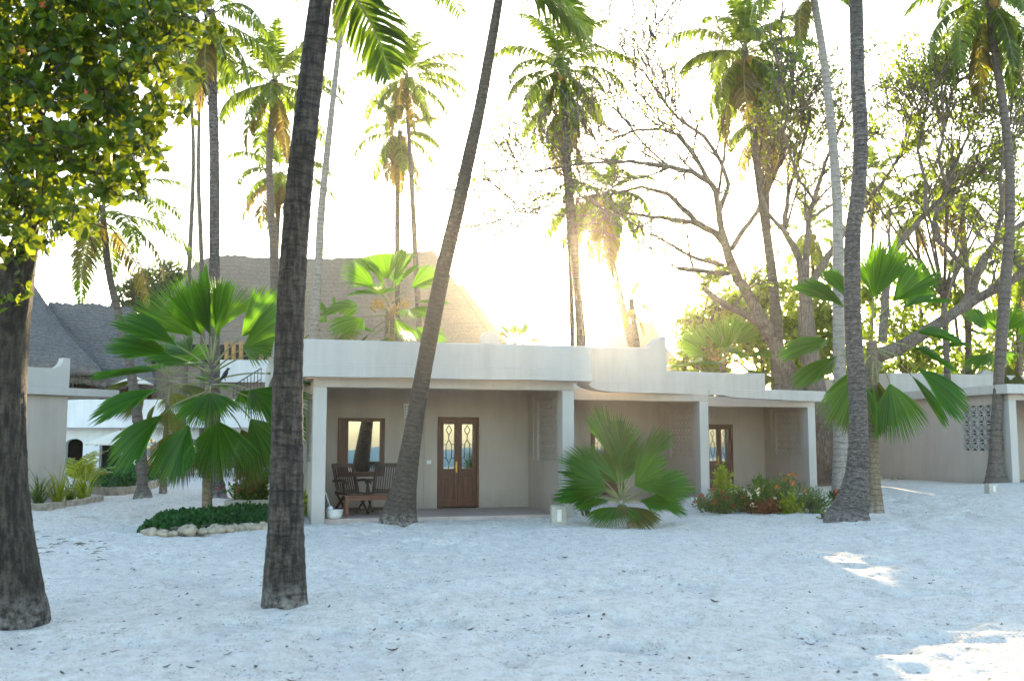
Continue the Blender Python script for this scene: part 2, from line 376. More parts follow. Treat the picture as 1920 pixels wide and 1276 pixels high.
# ------------------------------------------------------------------ sand and sea
MOUNDS += [(-2.1, 9.2, .7, .05), (-9.1, 27, .8, .12), (-2.05, 18.5, .8, .05), (6.35, 18.6, .9, .10), (-10.6, 20.5, 1.3, .10), (14.8, 29.5, 1.0, .1)]
def build_sand():
    xs = np.unique(np.concatenate([-np.geomspace(11, 240, 50)[::-1], np.arange(-11, 11, .055), np.geomspace(11, 240, 50)]))
    ys = np.unique(np.concatenate([-np.geomspace(1, 32, 30)[::-1], np.arange(-1, 4.5, .4), np.arange(4.5, 13, .045), np.arange(13, 26, .09), np.geomspace(26, 240, 70)]))
    X, Y = np.meshgrid(xs, ys); near = (np.abs(X) < 12) & (Y > 0) & (Y < 32)
    Z = np.where(near, sand_h(X, Y, True), sand_h(X, Y, False))
    Z = Z-1.4*sstep(-14, -32, Y)
    n, m = X.shape; co = np.stack([X, Y, Z], -1).reshape(-1, 3)
    idx = np.arange(n*m).reshape(n, m)
    f = np.stack([idx[:-1, :-1], idx[:-1, 1:], idx[1:, 1:], idx[1:, :-1]], -1).reshape(-1, 4)
    me = bpy.data.meshes.new('sand'); me.vertices.add(len(co)); me.vertices.foreach_set('co', co.ravel())
    me.loops.add(f.size); me.loops.foreach_set('vertex_index', f.ravel().astype(np.int32))
    me.polygons.add(len(f)); me.polygons.foreach_set('loop_start', np.arange(0, f.size, 4, dtype=np.int32))
    me.polygons.foreach_set('loop_total', np.full(len(f), 4, np.int32)); me.update(calc_edges=True)
    me.polygons.foreach_set('use_smooth', [True]*len(f)); me.materials.append(MATS['sand'])
    o = bpy.data.objects.new('sand', me); COL.objects.link(o); tag(o, kind='structure'); return o
build_sand()
mb = MB(); mb.add([(-290, -295, -.55), (290, -295, -.55), (290, -26, -.55), (-290, -26, -.55)], [(0, 1, 2, 3)])
tag(mb.build('sea_water', 'sea_water', smooth=False), kind='structure')
# ------------------------------------------------------------------ bungalows
YAW = R(15)
def screen(mb, T, axis, w0, a0, a1, z0, z1, nx, nz, th=.10):
    """pierced concrete blocks: a grid with an eight-armed star in every block. axis 'v': the screen lies in the v-z plane at u=w0."""
    def B(p, q_, w):                                   # bar from (a,z) to (a,z)
        m = ((p[0], p[1]), (q_[0], q_[1]))
        f = (lambda a, z: T(w0+th/2, a, z)) if axis == 'v' else (lambda a, z: T(a, w0+th/2, z))
        nrm = (T(1, 0, 0)-T(0, 0, 0)) if axis == 'v' else (T(0, 1, 0)-T(0, 0, 0))
        mb.bar(f(*m[0]), f(*m[1]), w, th*.9, up=nrm)
    dx = (a1-a0)/nx; dz = (z1-z0)/nz
    for i in range(nx+1): B((a0+i*dx, z0), (a0+i*dx, z1), .035)
    for j in range(nz+1): B((a0, z0+j*dz), (a1, z0+j*dz), .034)
    for i in range(nx):
        for j in range(nz):
            x = a0+(i+.5)*dx; z = z0+(j+.5)*dz
            B((x-dx*.46, z-dz*.46), (x+dx*.46, z+dz*.46), .026); B((x-dx*.46, z+dz*.46), (x+dx*.46, z-dz*.46), .0255)
            B((x-dx*.48, z), (x+dx*.48, z), .018)
def double_door(root, T, v, u0, u1, z0, z1):
    fr = MB(); e = .05
    fr.box(T, u0, u0+e, v-.06, v+.10, z0, z1); fr.box(T, u1-e, u1, v-.06, v+.10, z0, z1); fr.box(T, u0+e, u1-e, v-.058, v+.098, z1-e, z1)
    fr.build('door_frame', 'wood_red', root, False, .006)
    um = (u0+u1)/2
    for k, (a, b) in enumerate(((u0+e+.003, um-.002), (um+.002, u1-e-.003))):
        w = b-a; s_ = .085; zb, zm, zt = z0+.02, z0+.78, z1-e-.004
        L = MB()
        L.box(T, a, a+s_, v-.02, v+.03, zb, zt); L.box(T, b-s_, b, v-.02, v+.03, zb, zt)
        L.box(T, a+s_, b-s_, v-.018, v+.028, zb, zb+.16); L.box(T, a+s_, b-s_, v-.018, v+.028, zm-.06, zm+.08); L.box(T, a+s_, b-s_, v-.018, v+.028, zt-.11, zt)
        L.box(T, a+s_, b-s_, v, v+.02, zb+.16, zm-.06); L.box(T, a+s_+.035, b-s_-.035, v-.014, v+.001, zb+.2, zm-.1)
        lf = L.build('door_leaf', 'wood_red', root, False, .005)
        g = MB(); g.box(T, a+s_, b-s_, v+.004, v+.012, zm+.08, zt-.11); g.build('pane', 'glass', lf, False)
        c = (a+b)/2; hw = (b-a)/2-s_; z_a, z_b = zm+.08, zt-.11; H = z_b-z_a; lead = MB()
        def Lb(p, q_): lead.bar(T(c+p[0], v-.004, p[1]), T(c+q_[0], v-.004, q_[1]), .014, .014, up=T(0, 1, 0)-T(0, 0, 0))
        d1 = z_b-.02; dm = z_b-.13; d2 = z_b-.24; x = hw*.55
        for p, q_ in (((0, d1), (x, dm)), ((x, dm), (0, d2)), ((0, d2), (-x, dm)), ((-x, dm), (0, d1))): Lb(p, q_)
        h1 = d2-.10; h2 = h1-.11; h3 = h2-.30; h4 = h3-.11; x = hw*.5
        for p, q_ in (((0, d2), (0, h1)), ((0, h1), (x, h2)), ((x, h2), (x, h3)), ((x, h3), (0, h4)), ((0, h4), (-x, h3)), ((-x, h3), (-x, h2)), ((-x, h2), (0, h1)),
                      ((x, h2), (hw, h2)), ((-x, h2), (-hw, h2)), ((x, h3), (hw, h3)), ((-x, h3), (-hw, h3)), ((0, h4), (0, z_a))): Lb(p, q_)
        lead.build('leading', 'iron', lf, False)
        if k == 0:
            hd = MB(); hd.box(T, b-.055, b-.02, v-.032, v-.021, zm+.0, zm+.24); hd.bar(T(b-.04, v-.06, zm+.13), T(b-.13, v-.06, zm+.13), .016, .016); hd.bar(T(b-.04, v-.062, zm+.13), T(b-.04, v-.02, zm+.13), .015, .015)
            hd.build('handle', 'brass', lf, False, .003)
def casement(root, T, v, u0, u1, z0, z1):
    fr = MB(); e = .10
    fr.box(T, u0, u0+e, v-.05, v+.08, z0, z1); fr.box(T, u1-e, u1, v-.05, v+.08, z0, z1)
    fr.box(T, u0+e, u1-e, v-.047, v+.077, z1-e*.75, z1); fr.box(T, u0+e, u1-e, v-.047, v+.077, z0, z0+e)
    fr.box(T, u0+e, u0+e+.13, v+.0, v+.045, z0+e, z1-e*.75)
    w = fr.build('window', 'wood_red', root, False, .006)
    p = MB(); p.box(T, u0+e+.13, u1-e, v+.02, v+.028, z0+e, z1-e*.75); p.build('pane', 'glass', w, False)
ROOT = thing('bungalow_terrace', 'long pale terrace of three staggered flat-roofed bungalow porches in the middle, with wooden double doors', 'bungalow', P(585, 978, 18.9).xy.to_3d())
W_, D_, DT = 5.2, 2.7, 8.0
p1 = P(585, 900, 18.9); T1 = frame(p1.x, p1.y, YAW)
def unit_T(pxr, Z):
    p = P(pxr, 850, Z); return frame(p.x-W_*math.cos(YAW), p.y-W_*math.sin(YAW), YAW)
T2 = unit_T(1330, 25.6); T3 = unit_T(1531, 29.9)
FL = .07; ZB = 2.56; ZS = 2.74
def unit(root, T, doors, windows, panels, left_screen=False, depth=DT, oz=0.0):
    col = 'plaster_white'
    for a in (0, W_-.25):
        m = MB(); m.box(T, a, a+.25, 0, .30, -.5, ZB); m.build('column', col, root, False, .015)
    m = MB(); m.box(T, .002, W_-.002, .004, .28, ZB, ZS); m.build('beam', 'plaster_taupe', root, False, .01)
    wl = MB()
    holes = sorted([(a, b, FL, d) for a, b, d in doors]+[(a, b, c, d) for a, b, c, d in windows])
    hbox(wl, T, .2, W_-.2, D_, D_+.2, -.5, 2.72, holes)
    for (a, b, t, hs) in panels:
        hbox(wl, T, a, b, D_-.022, D_+.002, FL, t, sorted(hs))
    sv0, sv1, sz0, sz1 = .55, 2.0, 1.12, 2.46
    for (ua, ub, op) in ((.01, .20, left_screen), (W_-.2, W_-.01, True)):
        wl.box(T, ua, ub, .301, sv0, -.5, 2.72) if op else wl.box(T, ua, ub, .301, depth, -.5, 2.72)
        if op:
            wl.box(T, ua, ub, sv0, sv1, -.5, sz0); wl.box(T, ua, ub, sv0, sv1, sz1, 2.72); wl.box(T, ua, ub, sv1, depth, -.5, 2.72)
    wl.box(T, W_-.225, W_-.199, sv1+.22, sv1+.30, sz0, sz1+.1)
    wl.box(T, .01, W_-.01, depth, depth+.2, -.5, 2.72)
    wl.build('wall', 'plaster_taupe', root, False)
    for (ua, op) in ((.03, left_screen), (W_-.15, True)):
        if op:
            s_ = MB(); screen(s_, T, 'v', ua, sv0, sv1, sz0, sz1, 7, 7); s_.build('breeze_block_screen', 'plaster_taupe', root, False)
    m = MB(); m.box(T, -.1, W_+.1, .10, depth+.3, ZS-.02, ZS+.12); m.build('ceiling', 'plaster_taupe', root, False)
    m = MB(); m.box(T, .1, W_-.1, .14, D_+.1, -.4, FL); m.build('porch_floor', 'tile_floor', root, False, .01)
    bk = MB(); bk.box(T, .3, W_-.3, D_+1.2, D_+1.25, 0, 2.7); bk.build('shade_backing', 'interior_shade', root, False)  # near-black sheet stands for the unlit room behind
def zpy(T, u, v, py): q_ = T(u, v, 0); return P(proj(T(u, v, 1.5))[0], py, q_.y).z
# unit one
du0, du1 = u_at(T1, D_, 820), u_at(T1, D_, 897); wu0, wu1 = u_at(T1, D_, 633), u_at(T1, D_, 721)
dz1 = zpy(T1, du0, D_, 781); wz0, wz1 = zpy(T1, wu0, D_, 893), zpy(T1, wu0, D_, 783)
pt = zpy(T1, wu0, D_, 755)
unit(ROOT, T1, [(du0, du1, dz1)], [(wu0, wu1, wz0, wz1)],
     [(u_at(T1, D_, 612.5), u_at(T1, D_, 742), pt, [(wu0, wu1, wz0, wz1)]), (u_at(T1, D_, 795), u_at(T1, D_, 921), pt, [(du0, du1, FL, dz1)])], True)
double_door(ROOT, T1, D_, du0, du1, FL, dz1); casement(ROOT, T1, D_, wu0, wu1, wz0, wz1)
us = u_at(T1, D_, 804); m = MB(); m.box(T1, us-.05, us+.05, D_-.036, D_-.0225, 1.04, 1.12); m.build('switch_plate', 'white_plastic', ROOT, False, .004)
ul = u_at(T1, D_, 761); m = MB(); m.box(T1, ul-.07, ul+.07, D_-.10, D_-.001, 2.04, 2.36)
for i in range(2):
    for j in range(4): m.box(T1, ul-.045+i*.055, ul-.02+i*.055, D_-.112, D_-.099, 2.09+j*.065, 2.115+j*.065, 1)  # perforations as dark blocks, their shade put into the colour
m.build('wall_light', ['plaster_bright', 'interior_shade'], ROOT, False, .006)
# unit two and three
du0, dz1 = u_at(T2, D_, 1107), zpy(T2, 1.5, D_, 788); du1 = du0+.95; pt2 = zpy(T2, 1.5, D_, 775)
unit(ROOT, T2, [(du0, du1, dz1)], [], [(u_at(T2, D_, 1089), du1+.3, pt2, [(du0, du1, FL, dz1)])])
double_door(ROOT, T2, D_, du0, du1, FL, dz1)
du1, dz1 = u_at(T3, D_, 1373), zpy(T3, 2.5, D_, 795); du0 = du1-.95; pt3 = zpy(T3, 2.5, D_, 776)
unit(ROOT, T3, [(du0, du1, dz1)], [], [(du0-.3, u_at(T3, D_, 1388), pt3, [(du0, du1, FL, dz1)])])
double_door(ROOT, T3, D_, du0, du1, FL, dz1)
def ribbon(mb, pts, th=.24, band=.22, mi=0):
    """parapet swept along a plan line; pts = (x, y, z_bottom, z_top); its lower band stands a little proud."""
    N = len(pts); out = []
    for i, (x, y, zb, zt) in enumerate(pts):
        a = Vector(pts[max(i-1, 0)][:2]); b = Vector(pts[min(i+1, N-1)][:2]); c = Vector((x, y))
        d0 = (c-a); d1 = (b-c); d0 = d0.normalized() if d0.length > 1e-6 else d1.normalized(); d1 = d1.normalized() if d1.length > 1e-6 else d0
        n0 = Vector((d0.y, -d0.x)); n1 = Vector((d1.y, -d1.x)); n = (n0+n1)
        n = n.normalized() if n.length > .2 else n0
        k = 1/max(.45, n.dot(n0))
        for off, z in ((.018, zb), (.018, zb+band), (0, zb+band+.012), (0, zt-.02), (-.02, zt), (-th+.02, zt), (-th, zt-.02), (-th, zb)):
            out.append(Vector((x+n.x*off*k, y+n.y*off*k, z)))
    M = 8; fs = [(i*M+k, (i+1)*M+k, (i+1)*M+(k+1) % M, i*M+(k+1) % M) for i in range(N-1) for k in range(M)]
    fs += [tuple(range(M)), tuple((N-1)*M+k for k in range(M-1, -1, -1))]
    mb.add(out, fs, mi)
def dense(pts, step=.5):
    o = [pts[0]]
    for a, b in zip(pts, pts[1:]):
        n = max(1, int(math.hypot(a[0]-b[0], a[1]-b[1])/step))
        o += [tuple(a[k]+(b[k]-a[k])*i/n for k in range(4)) for i in range(1, n+1)]
    return o
def wob(pts, amp=.004):
    return [(x, y, zb+amp*math.sin(x*2.3+y)+amp*.6*math.sin(x*5.1), zt+amp*math.sin(x*1.7+1)+amp*.5*math.sin(x*4.3)) for x, y, zb, zt in pts]
def pp(px, Z, ytop, zb=ZS): q_ = P(px, ytop, Z); return (q_.x, q_.y, zb, q_.z)
cl = T1(-.75, -.28, 0); cr = T1(W_+.27, -.28, 0); bl = T1(-.75, DT+.3, 0)
zt1 = P(562, 635.2, T1(-.3, -.28, 0).y).z; zt1b = P(1098, 648.3, cr.y).z
A = [(bl.x, bl.y, ZS, zt1), (cl.x, cl.y, ZS, zt1), (cr.x, cr.y, ZS, zt1b), pp(1101, 21.3, 648.6), pp(1107, 22.5, 649), pp(1122, 23.5, 649.4), pp(1147, 24.3, 649.8), pp(1200, 24.75, 651),
     pp(1214, 24.82, 650.5), pp(1219, 24.85, 648), pp(1224, 24.88, 643), pp(1229, 24.9, 637), pp(1236, 24.95, 632.5), pp(1243, 25, 630.4), pp(1249, 25.05, 630.4)]
m = MB(); ribbon(m, wob(dense(A, .45))); m.build('parapet', 'plaster_white', ROOT, 'edge')
o_ = bpy.data.objects[-1] if False else None
e0 = pp(1249.3, 25.06, 695)
Bp = [e0, pp(1300, 25.5, 696.5), pp(1357, 26.0, 698), pp(1361, 26.6, 698.2), pp(1370, 27.0, 698.5), pp(1392, 27.6, 698.8), pp(1434, 28.3, 699.5)]
m = MB(); ribbon(m, wob(dense(Bp, .4))); m.build('parapet', 'plaster_white', ROOT, 'edge')
Cp = [pp(1434.4, 28.31, 730), pp(1478, 29.1, 731), pp(1548, 30.2, 733)]; b3 = T3(W_+.35, DT, 0); Cp.append((b3.x, b3.y, ZS, Cp[-1][3]))
m = MB(); ribbon(m, wob(dense(Cp, .5))); m.build('parapet', 'plaster_white', ROOT, 'edge')
# rear parapets, heights set to shade the sand; the rounded end shows over the roof
m = MB(); ur = u_at(T1, DT, 902, 4); m.box(T1, -.6, ur, DT+.32, DT+.56, 2.8, 4.02); m.box(T1, ur, W_, DT+.32, DT+.56, 2.8, 3.95)
c0 = u_at(T1, DT+.3, 919, 4); zr = P(919, 620, T1(c0, DT+.3, 0).y).z; rr = .27; prof = [(c0-rr, 3.9)]+[(c0+rr*math.cos(math.pi-t*math.pi/10), zr-rr+rr*math.sin(math.pi-t*math.pi/10)) for t in range(11)]+[(c0+rr*1.05, 3.9)]
vs = [T1(u, DT+.3, z) for u, z in prof]+[T1(u, DT+.58, z) for u, z in prof]; n_ = len(prof)
m.add(vs, [tuple(range(n_)), tuple(range(2*n_-1, n_-1, -1))]+[(i, i+n_, (i+1) % n_+n_, (i+1) % n_) for i in range(n_)])
m.build('parapet', 'plaster_white', ROOT, False)
m = MB(); m.box(T2, 1.6, 3.4, DT+.32, DT+.56, 2.8, 4.2); m.box(T2, 3.4, W_, DT+.32, DT+.56, 2.8, 3.88); m.build('parapet', 'plaster_white', ROOT, False)  # unseen rear parapet, added and stepped in height to shade the sand
m = MB(); m.box(T3, 1.6, W_+.3, DT+.32, DT+.56, 2.8, 3.05); m.build('parapet', 'plaster_white', ROOT, False)  # unseen rear parapet, added and kept low to let sunlight onto the sand
# right-hand bungalow
pr = P(1896.5, 850, 29.8); TR = frame(pr.x, pr.y, YAW, .22)
RB = thing('bungalow', 'taupe bungalow at the right edge with a pierced star-block screen beside a palm trunk', 'bungalow', (pr.x, pr.y, .22))
m = MB(); m.box(TR, 0, .26, 0, .30, -.6, ZB); m.build('column', 'plaster_white', RB, False, .015)
m = MB(); m.box(TR, W_-.26, W_, 0, .30, -.6, ZB); m.build('column', 'plaster_white', RB, False, .015)
m = MB(); m.box(TR, .002, W_-.002, .004, .28, ZB, ZS); m.build('beam', 'plaster_taupe', RB, False, .01)
sv0, sv1 = v_at(TR, .01, 1890), v_at(TR, .01, 1806); sz0, sz1 = zpy(TR, .01, sv0, 846)-.22, zpy(TR, .01, sv0, 756)-.22
m = MB(); VE = 11.0
m.box(TR, .01, .2, .301, sv0, -.6, ZS); m.box(TR, .01, .2, sv0, sv1, -.6, sz0); m.box(TR, .01, .2, sv0, sv1, sz1, ZS); m.box(TR, .01, .2, sv1, VE, -.6, ZS)
m.box(TR, .2, W_-.2, 2.7, 2.9, -.6, ZS); m.box(TR, W_-.2, W_-.01, .301, VE, -.6, ZS); m.box(TR, .2, W_-.2, VE-.2, VE-.002, -.6, ZS)
m.build('wall', 'plaster_taupe', RB, False)
m = MB(); screen(m, TR, 'v', .02, sv0, sv1, sz0, sz1, 6, 5); m.build('breeze_block_screen', 'plaster_white', RB, False)
m = MB(); m.box(TR, 1.0, 1.06, 1.2, 2.68, 0, 2.3); m.box(TR, .22, .26, sv0-.1, 2.6, .5, 2.72); m.build('shade_backing', 'interior_shade', RB, False)  # near-black sheets put the shade inside porch and screen into colour
m = MB(); m.box(TR, .3, 1.25, 2.62, 2.69, .07, 2.1); m.build('door', 'wood_red', RB, False, .01)
vb = 5.2
m = MB(); m.box(TR, -.28, W_+.3, -.28, vb, ZS, 3.02); m.build('porch_roof', 'plaster_white', RB, False, .02)
m = MB(); m.box(TR, -.30, W_+.3, vb+.003, VE+.3, ZS, 3.72); m.build('parapet', 'plaster_white', RB, False, .02)
uc = u_at(TR, vb+.5, 1848, 3.8); rr = .28; prof = [(uc-rr, 3.6)]+[(uc+rr*math.cos(math.pi-t*math.pi/10), 3.72+rr*.75*math.sin(math.pi-t*math.pi/10)) for t in range(6)]+[(uc+rr, 3.86), (uc+rr, 3.6)]
vs = [TR(u, vb+.4, z) for u, z in prof]+[TR(u, vb+.7, z) for u, z in prof]; n_ = len(prof)
m = MB(); m.add(vs, [tuple(range(n_)), tuple(range(2*n_-1, n_-1, -1))]+[(i, i+n_, (i+1) % n_+n_, (i+1) % n_) for i in range(n_)]); m.build('parapet_scroll', 'plaster_white', RB, False)
m = MB(); m.box(TR, .1, W_-.1, .14, 2.75, -.5, .07); m.build('porch_floor', 'tile_floor', RB, False, .01)
# left-hand bungalow
pl = P(123, 850, 26.4); TL = frame(pl.x, pl.y, R(52))
LB = thing('bungalow', 'taupe bungalow behind the foreground tree at the left edge, with a scrolled parapet', 'bungalow', (pl.x, pl.y, 0))
m = MB(); m.box(TL, -6, 0, 0, 5, -.5, ZS); m.build('wall', 'plaster_taupe', LB, False, .012)
ue = u_at(TL, -.2, 224, 2.9)
m = MB(); m.box(TL, -6.3, ue, -.2, 3.2, ZS, ZS+.2); m.build('porch_roof', 'plaster_white', LB, False, .015)
zt = P(50, 688, TL(-1, -.15, 0).y).z
u1_ = u_at(TL, -.15, 97, 3.4); u2_ = u_at(TL, -.15, 130.5, 3.4); zs = P(125, 671.5, TL(u2_, -.15, 0).y).z
prof = [(-6.2, ZS+.2), (-6.2, zt), (u1_, zt)]+[(u1_+(u2_-u1_)*.62*math.sin(t*math.pi/12), zt+(zs-zt)*(1-math.cos(t*math.pi/12))) for t in range(1, 7)]+[(u2_, zs), (u2_, ZS+.2)]
vs = [TL(u, -.16, z) for u, z in prof]+[TL(u, .1, z) for u, z in prof]; n_ = len(prof)
m = MB(); m.add(vs, [tuple(range(n_-1, -1, -1)), tuple(range(n_, 2*n_))]+[(i, (i+1) % n_, (i+1) % n_+n_, i+n_) for i in range(n_)]); m.build('parapet', 'plaster_white', LB, False)
# ------------------------------------------------------------------ restaurant behind the garden
ZR = 48.3; TW = frame(0, ZR, 0)
RS = thing('restaurant', 'white two-storey restaurant with arched windows and dark thatched roofs, beyond the garden at left', 'restaurant', (-16, ZR, 0))
X = lambda px, Z=ZR: (px-960)*Z/FPX
zy = lambda py, Z=ZR: P(900, py, Z).z
zb0, zb1 = zy(802), zy(750)
arch = [(127, 160), (191, 231), (274, 296), (343, 380), (413, 452), (486, 525), (560, 598)]
m = MB(); holes = [(X(a), X(b), .30, zy(822)) for a, b in arch]
hbox(m, TW, X(-120), X(640), 0, .3, -.4, zb0+.05, holes)
for a, b in arch:                                    # rounded heads of the openings
    xa, xb = X(a), X(b); c, r_ = (xa+xb)/2, (xb-xa)/2; zt_ = zy(822); n_ = 12; zc = zt_-r_*.62
    arc = [(c+r_*math.cos(math.pi*t/n_), zc+r_*.62*math.sin(math.pi*t/n_)) for t in range(n_+1)]
    for i in range(n_):
        (x0, z0_), (x1, z1_) = arc[i], arc[i+1]
        m.add([TW(x0, .002, z0_), TW(x1, .002, z1_), TW(x1, .002, zt_+.01), TW(x0, .002, zt_+.01), TW(x0, .298, z0_), TW(x1, .298, z1_), TW(x1, .298, zt_+.01), TW(x0, .298, zt_+.01)],
              [(0, 1, 2, 3), (7, 6, 5, 4), (0, 4, 5, 1)])
m.box(TW, X(-120), X(640), 7.8, 8.0, -.4, zb0); m.box(TW, X(-120), X(640), .3, 7.8, zb0-.05, zb0+.12)
m.build('wall', 'plaster_bright', RS, False)
m = MB(); m.box(TW, X(-120), X(640), -.9, -.65, zb0, zb1); m.box(TW, X(-120), X(640), -.65, .02, zb0+.02, zb0+.2); m.build('balcony_wall', 'plaster_bright', RS, False, .02)
m = MB(); m.box(TW, X(-120), X(640), -1.2, -.02, -.4, .06); m.build('terrace_step', 'concrete', RS, False, .02)
m = MB(); m.box(TW, X(-120), X(640), 2.5, 2.6, 0, zb0); m.build('shade_backing', 'interior_shade', RS, False)  # near-black sheet stands for the shade behind the arches
for k, (a, b) in enumerate(arch):
    xa, xb = X(a)+.01, X(b)-.01; w = MB(); zt_ = zy(822)
    if k < 2: continue
    zpn = zy(866)
    for t in (0, .5, 1): w.box(TW, xa+(xb-xa-.06)*t, xa+(xb-xa-.06)*t+.06, .10, .18, zpn, zt_-.02)
    w.box(TW, xa, xb, .09, .19, zpn-.03, zpn+.03); w.box(TW, xa, xb, .095, .185, zy(841)-.03, zy(841)+.03)
    wo = w.build('window', 'wood_gold', RS, False)
    p = MB(); p.box(TW, xa, xb, .14, .15, zpn, zt_); p.build('pane', 'glass', wo, False)
    p = MB()
    n_ = max(4, int((xb-xa)/.07))
    for i in range(n_):
        x = xa+(i+.5)*(xb-xa)/n_; p.tube([TW(x, .12, .30), TW(x, .12, zpn-.03)], [.034, .034], 6)
    p.build('bamboo_panel', 'bamboo', wo, False)
# upper dining deck: interior shade as a near-black sheet, posts
m = MB(); m.box(TW, X(-120), X(640), 5.0, 5.2, zb0, zb1+3.2); m.build('shade_backing', 'interior_shade', RS, False)  # the shade under the eaves, put into the sheet's colour
m = MB(); m.box(TW, X(-120), X(640), -.6, 5, zb0+.12, zb0+.25); m.build('deck_floor', 'wood_dark', RS, False)
for px in (60, 100, 139, 190, 236, 280):
    p = MB(); p.tube([P(px, 760, 49.5), P(px, 690, 49.5)], [.11, .10], 8); p.build('post', 'wood_dark', RS)
def thatch_patch(mb, rows, nu=60, nv=26, th=.35, jag=.12, rg=random.Random(5)):
    """rows: polylines (lists of points) from eave to ridge; a lofted shaggy slope with thickness."""
    def along(pl, t):
        x = t*(len(pl)-1); i = min(int(x), len(pl)-2); return pl[i].lerp(pl[i+1], x-i)
    L = sum((rows[i+1][0]-rows[i][0]).length for i in range(len(rows)-1)); vs = []; al = []
    for j in range(nv+1):
        for i in range(nu+1):
            col_ = [along(r_, i/nu) for r_ in rows]; p = along(col_, j/nv)
            k = vnoise(np.array([i*.9+j*.3]), np.array([j*1.7]))[0]-.5
            p = p+Vector((0, -.08*k, .08*k+.14*(vnoise(np.array([i*.12]), np.array([j*.15]))[0]-.5)))
            if j == 0: p = p+Vector((0, 0, -rg.uniform(0, jag)))
            if j == nv: p = p+Vector((0, 0, rg.uniform(-.03, .05)))
            vs.append(p); al.append(L*j/nv+.12*k)
    n = len(vs); lo = [v-Vector((0, 0, th)) for v in vs]; M = nu+1
    fs = [(j*M+i, j*M+i+1, (j+1)*M+i+1, (j+1)*M+i) for j in range(nv) for i in range(nu)]
    fs += [(n+j*M+i, n+(j+1)*M+i, n+(j+1)*M+i+1, n+j*M+i+1) for j in range(nv) for i in range(nu)]
    fs += [(i, n+i, n+i+1, i+1) for i in range(nu)]+[(nv*M+i, nv*M+i+1, n+nv*M+i+1, n+nv*M+i) for i in range(nu)]
    fs += [(j*M, (j+1)*M, n+(j+1)*M, n+j*M) for j in range(nv)]+[(j*M+nu, n+j*M+nu, n+(j+1)*M+nu, (j+1)*M+nu) for j in range(nv)]
    mb.add(vs+lo, fs, 0, al+al)
# tall roof: concave hip falling to the right
m = MB()
ev = [P(-160, 681, 47.0), P(-40, 682, 47.0), P(80, 683, 47.0), P(193, 691, 47.0)]
mid = [P(-160, 600, 50), P(-40, 600, 50), P(50, 604, 50), P(128, 622, 50)]
mid2 = [P(-160, 540, 52), P(-40, 541, 52), P(38, 551, 52), P(85, 566, 52)]
rd = [P(-160, 470, 54), P(-40, 476, 54), P(20, 505, 54), P(58, 527, 54)]
thatch_patch(m, [ev, mid, mid2, rd])
rr_ = [P(193, 691, 47.0), P(196, 690, 53), P(199, 690, 58), P(190, 690, 62)]; r2 = [P(128, 622, 50), P(126, 622, 53), P(124, 622, 57), P(120, 622, 59)]
r3 = [P(85, 566, 52), P(84, 566, 53.5), P(83, 566, 55), P(80, 566, 57)]; r4 = [P(58, 527, 54), P(57.9, 527, 54.2), P(57.8, 527, 54.5), P(57, 527, 54.8)]
thatch_patch(m, [rr_, r2, r3, r4], 30)
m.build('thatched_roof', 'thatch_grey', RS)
m = MB()
thatch_patch(m, [[P(100, 700, 47.6), P(150, 706, 47.6), P(230, 713, 47.6), P(292, 716, 47.6)], [P(100, 635, 50.5), P(150, 637, 50.5), P(200, 640, 50.5), P(272, 648, 50.5)], [P(90, 568, 53), P(150, 569, 53), P(200, 572, 53), P(246, 577, 53)]])
thatch_patch(m, [[P(292, 716, 47.6), P(294, 714, 52), P(296, 712, 56)], [P(272, 648, 50.5), P(274, 646, 52.5), P(276, 645, 55)], [P(246, 577, 53), P(247, 577, 53.3), P(248, 577, 54)]], 24)
m.build('thatched_roof', 'thatch_grey', RS)
# ------------------------------------------------------------------ the great thatched hall
HL = thing('thatched_hall', 'great hall under one huge pale brown thatched roof, rising behind the middle bungalow', 'hall', (-9, 62, 0))
m = MB()
rg_ = [P(368, 491, 63), P(400, 478, 63), P(520, 484.5, 63), P(600, 484, 63), P(700, 479, 63), P(812, 469, 63)]
ea = [P(150, 745, 50), P(330, 745, 50), P(520, 746, 50), P(700, 746, 50), P(880, 746, 50), P(1010, 746, 50)]
md = [P(268, 625, 57), P(370, 622, 57), P(520, 622, 57), P(650, 620, 57), P(790, 618, 57), P(912, 612, 57)]
thatch_patch(m, [ea, md, rg_], 90, 40)
thatch_patch(m, [[P(1010, 746, 50), P(1000, 735, 60), P(975, 725, 74)], [P(912, 612, 57), P(905, 612, 63), P(880, 612, 70)], [P(812, 469, 63), P(811, 469, 63.5), P(808, 470, 65)]], 30, 24)
thatch_patch(m, [[P(150, 745, 50), P(180, 735, 60), P(250, 725, 74)], [P(268, 625, 57), P(290, 625, 63), P(330, 620, 70)], [P(368, 491, 63), P(370, 491, 63.5), P(374, 491, 65)]], 30, 24)
thatch_patch(m, [[P(975, 725, 76), P(500, 725, 76), P(250, 725, 76)], [P(808, 475, 65.5), P(600, 488, 65.5), P(374, 495, 65.5)]], 40, 16)
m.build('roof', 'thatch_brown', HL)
m = MB()
thatch_patch(m, [[P(800, 690, 66), P(900, 690, 66), P(985, 690, 66)], [P(800, 533, 72), P(840, 533, 72), P(868, 533, 72)]], 30, 20)
thatch_patch(m, [[P(985, 690, 66), P(975, 690, 72), P(960, 690, 78)], [P(868, 533, 72), P(867, 533, 72.4), P(866, 533, 73)]], 20, 20)
m.build('lower_roof', 'thatch_brown', HL)
TH = frame(0, 52, 0)
m = MB(); m.box(TH, X(230, 52), X(940, 52), 2, 2.3, 0, 4.6); m.build('wall', 'plaster_taupe', HL, False)
for px in (425, 438, 452, 470, 490, 505, 560, 620):
    p = MB(); p.tube([P(px, 700, 51.4), P(px, 640, 51.4)], [.12, .11], 8); p.build('post', 'wood_gold', HL)
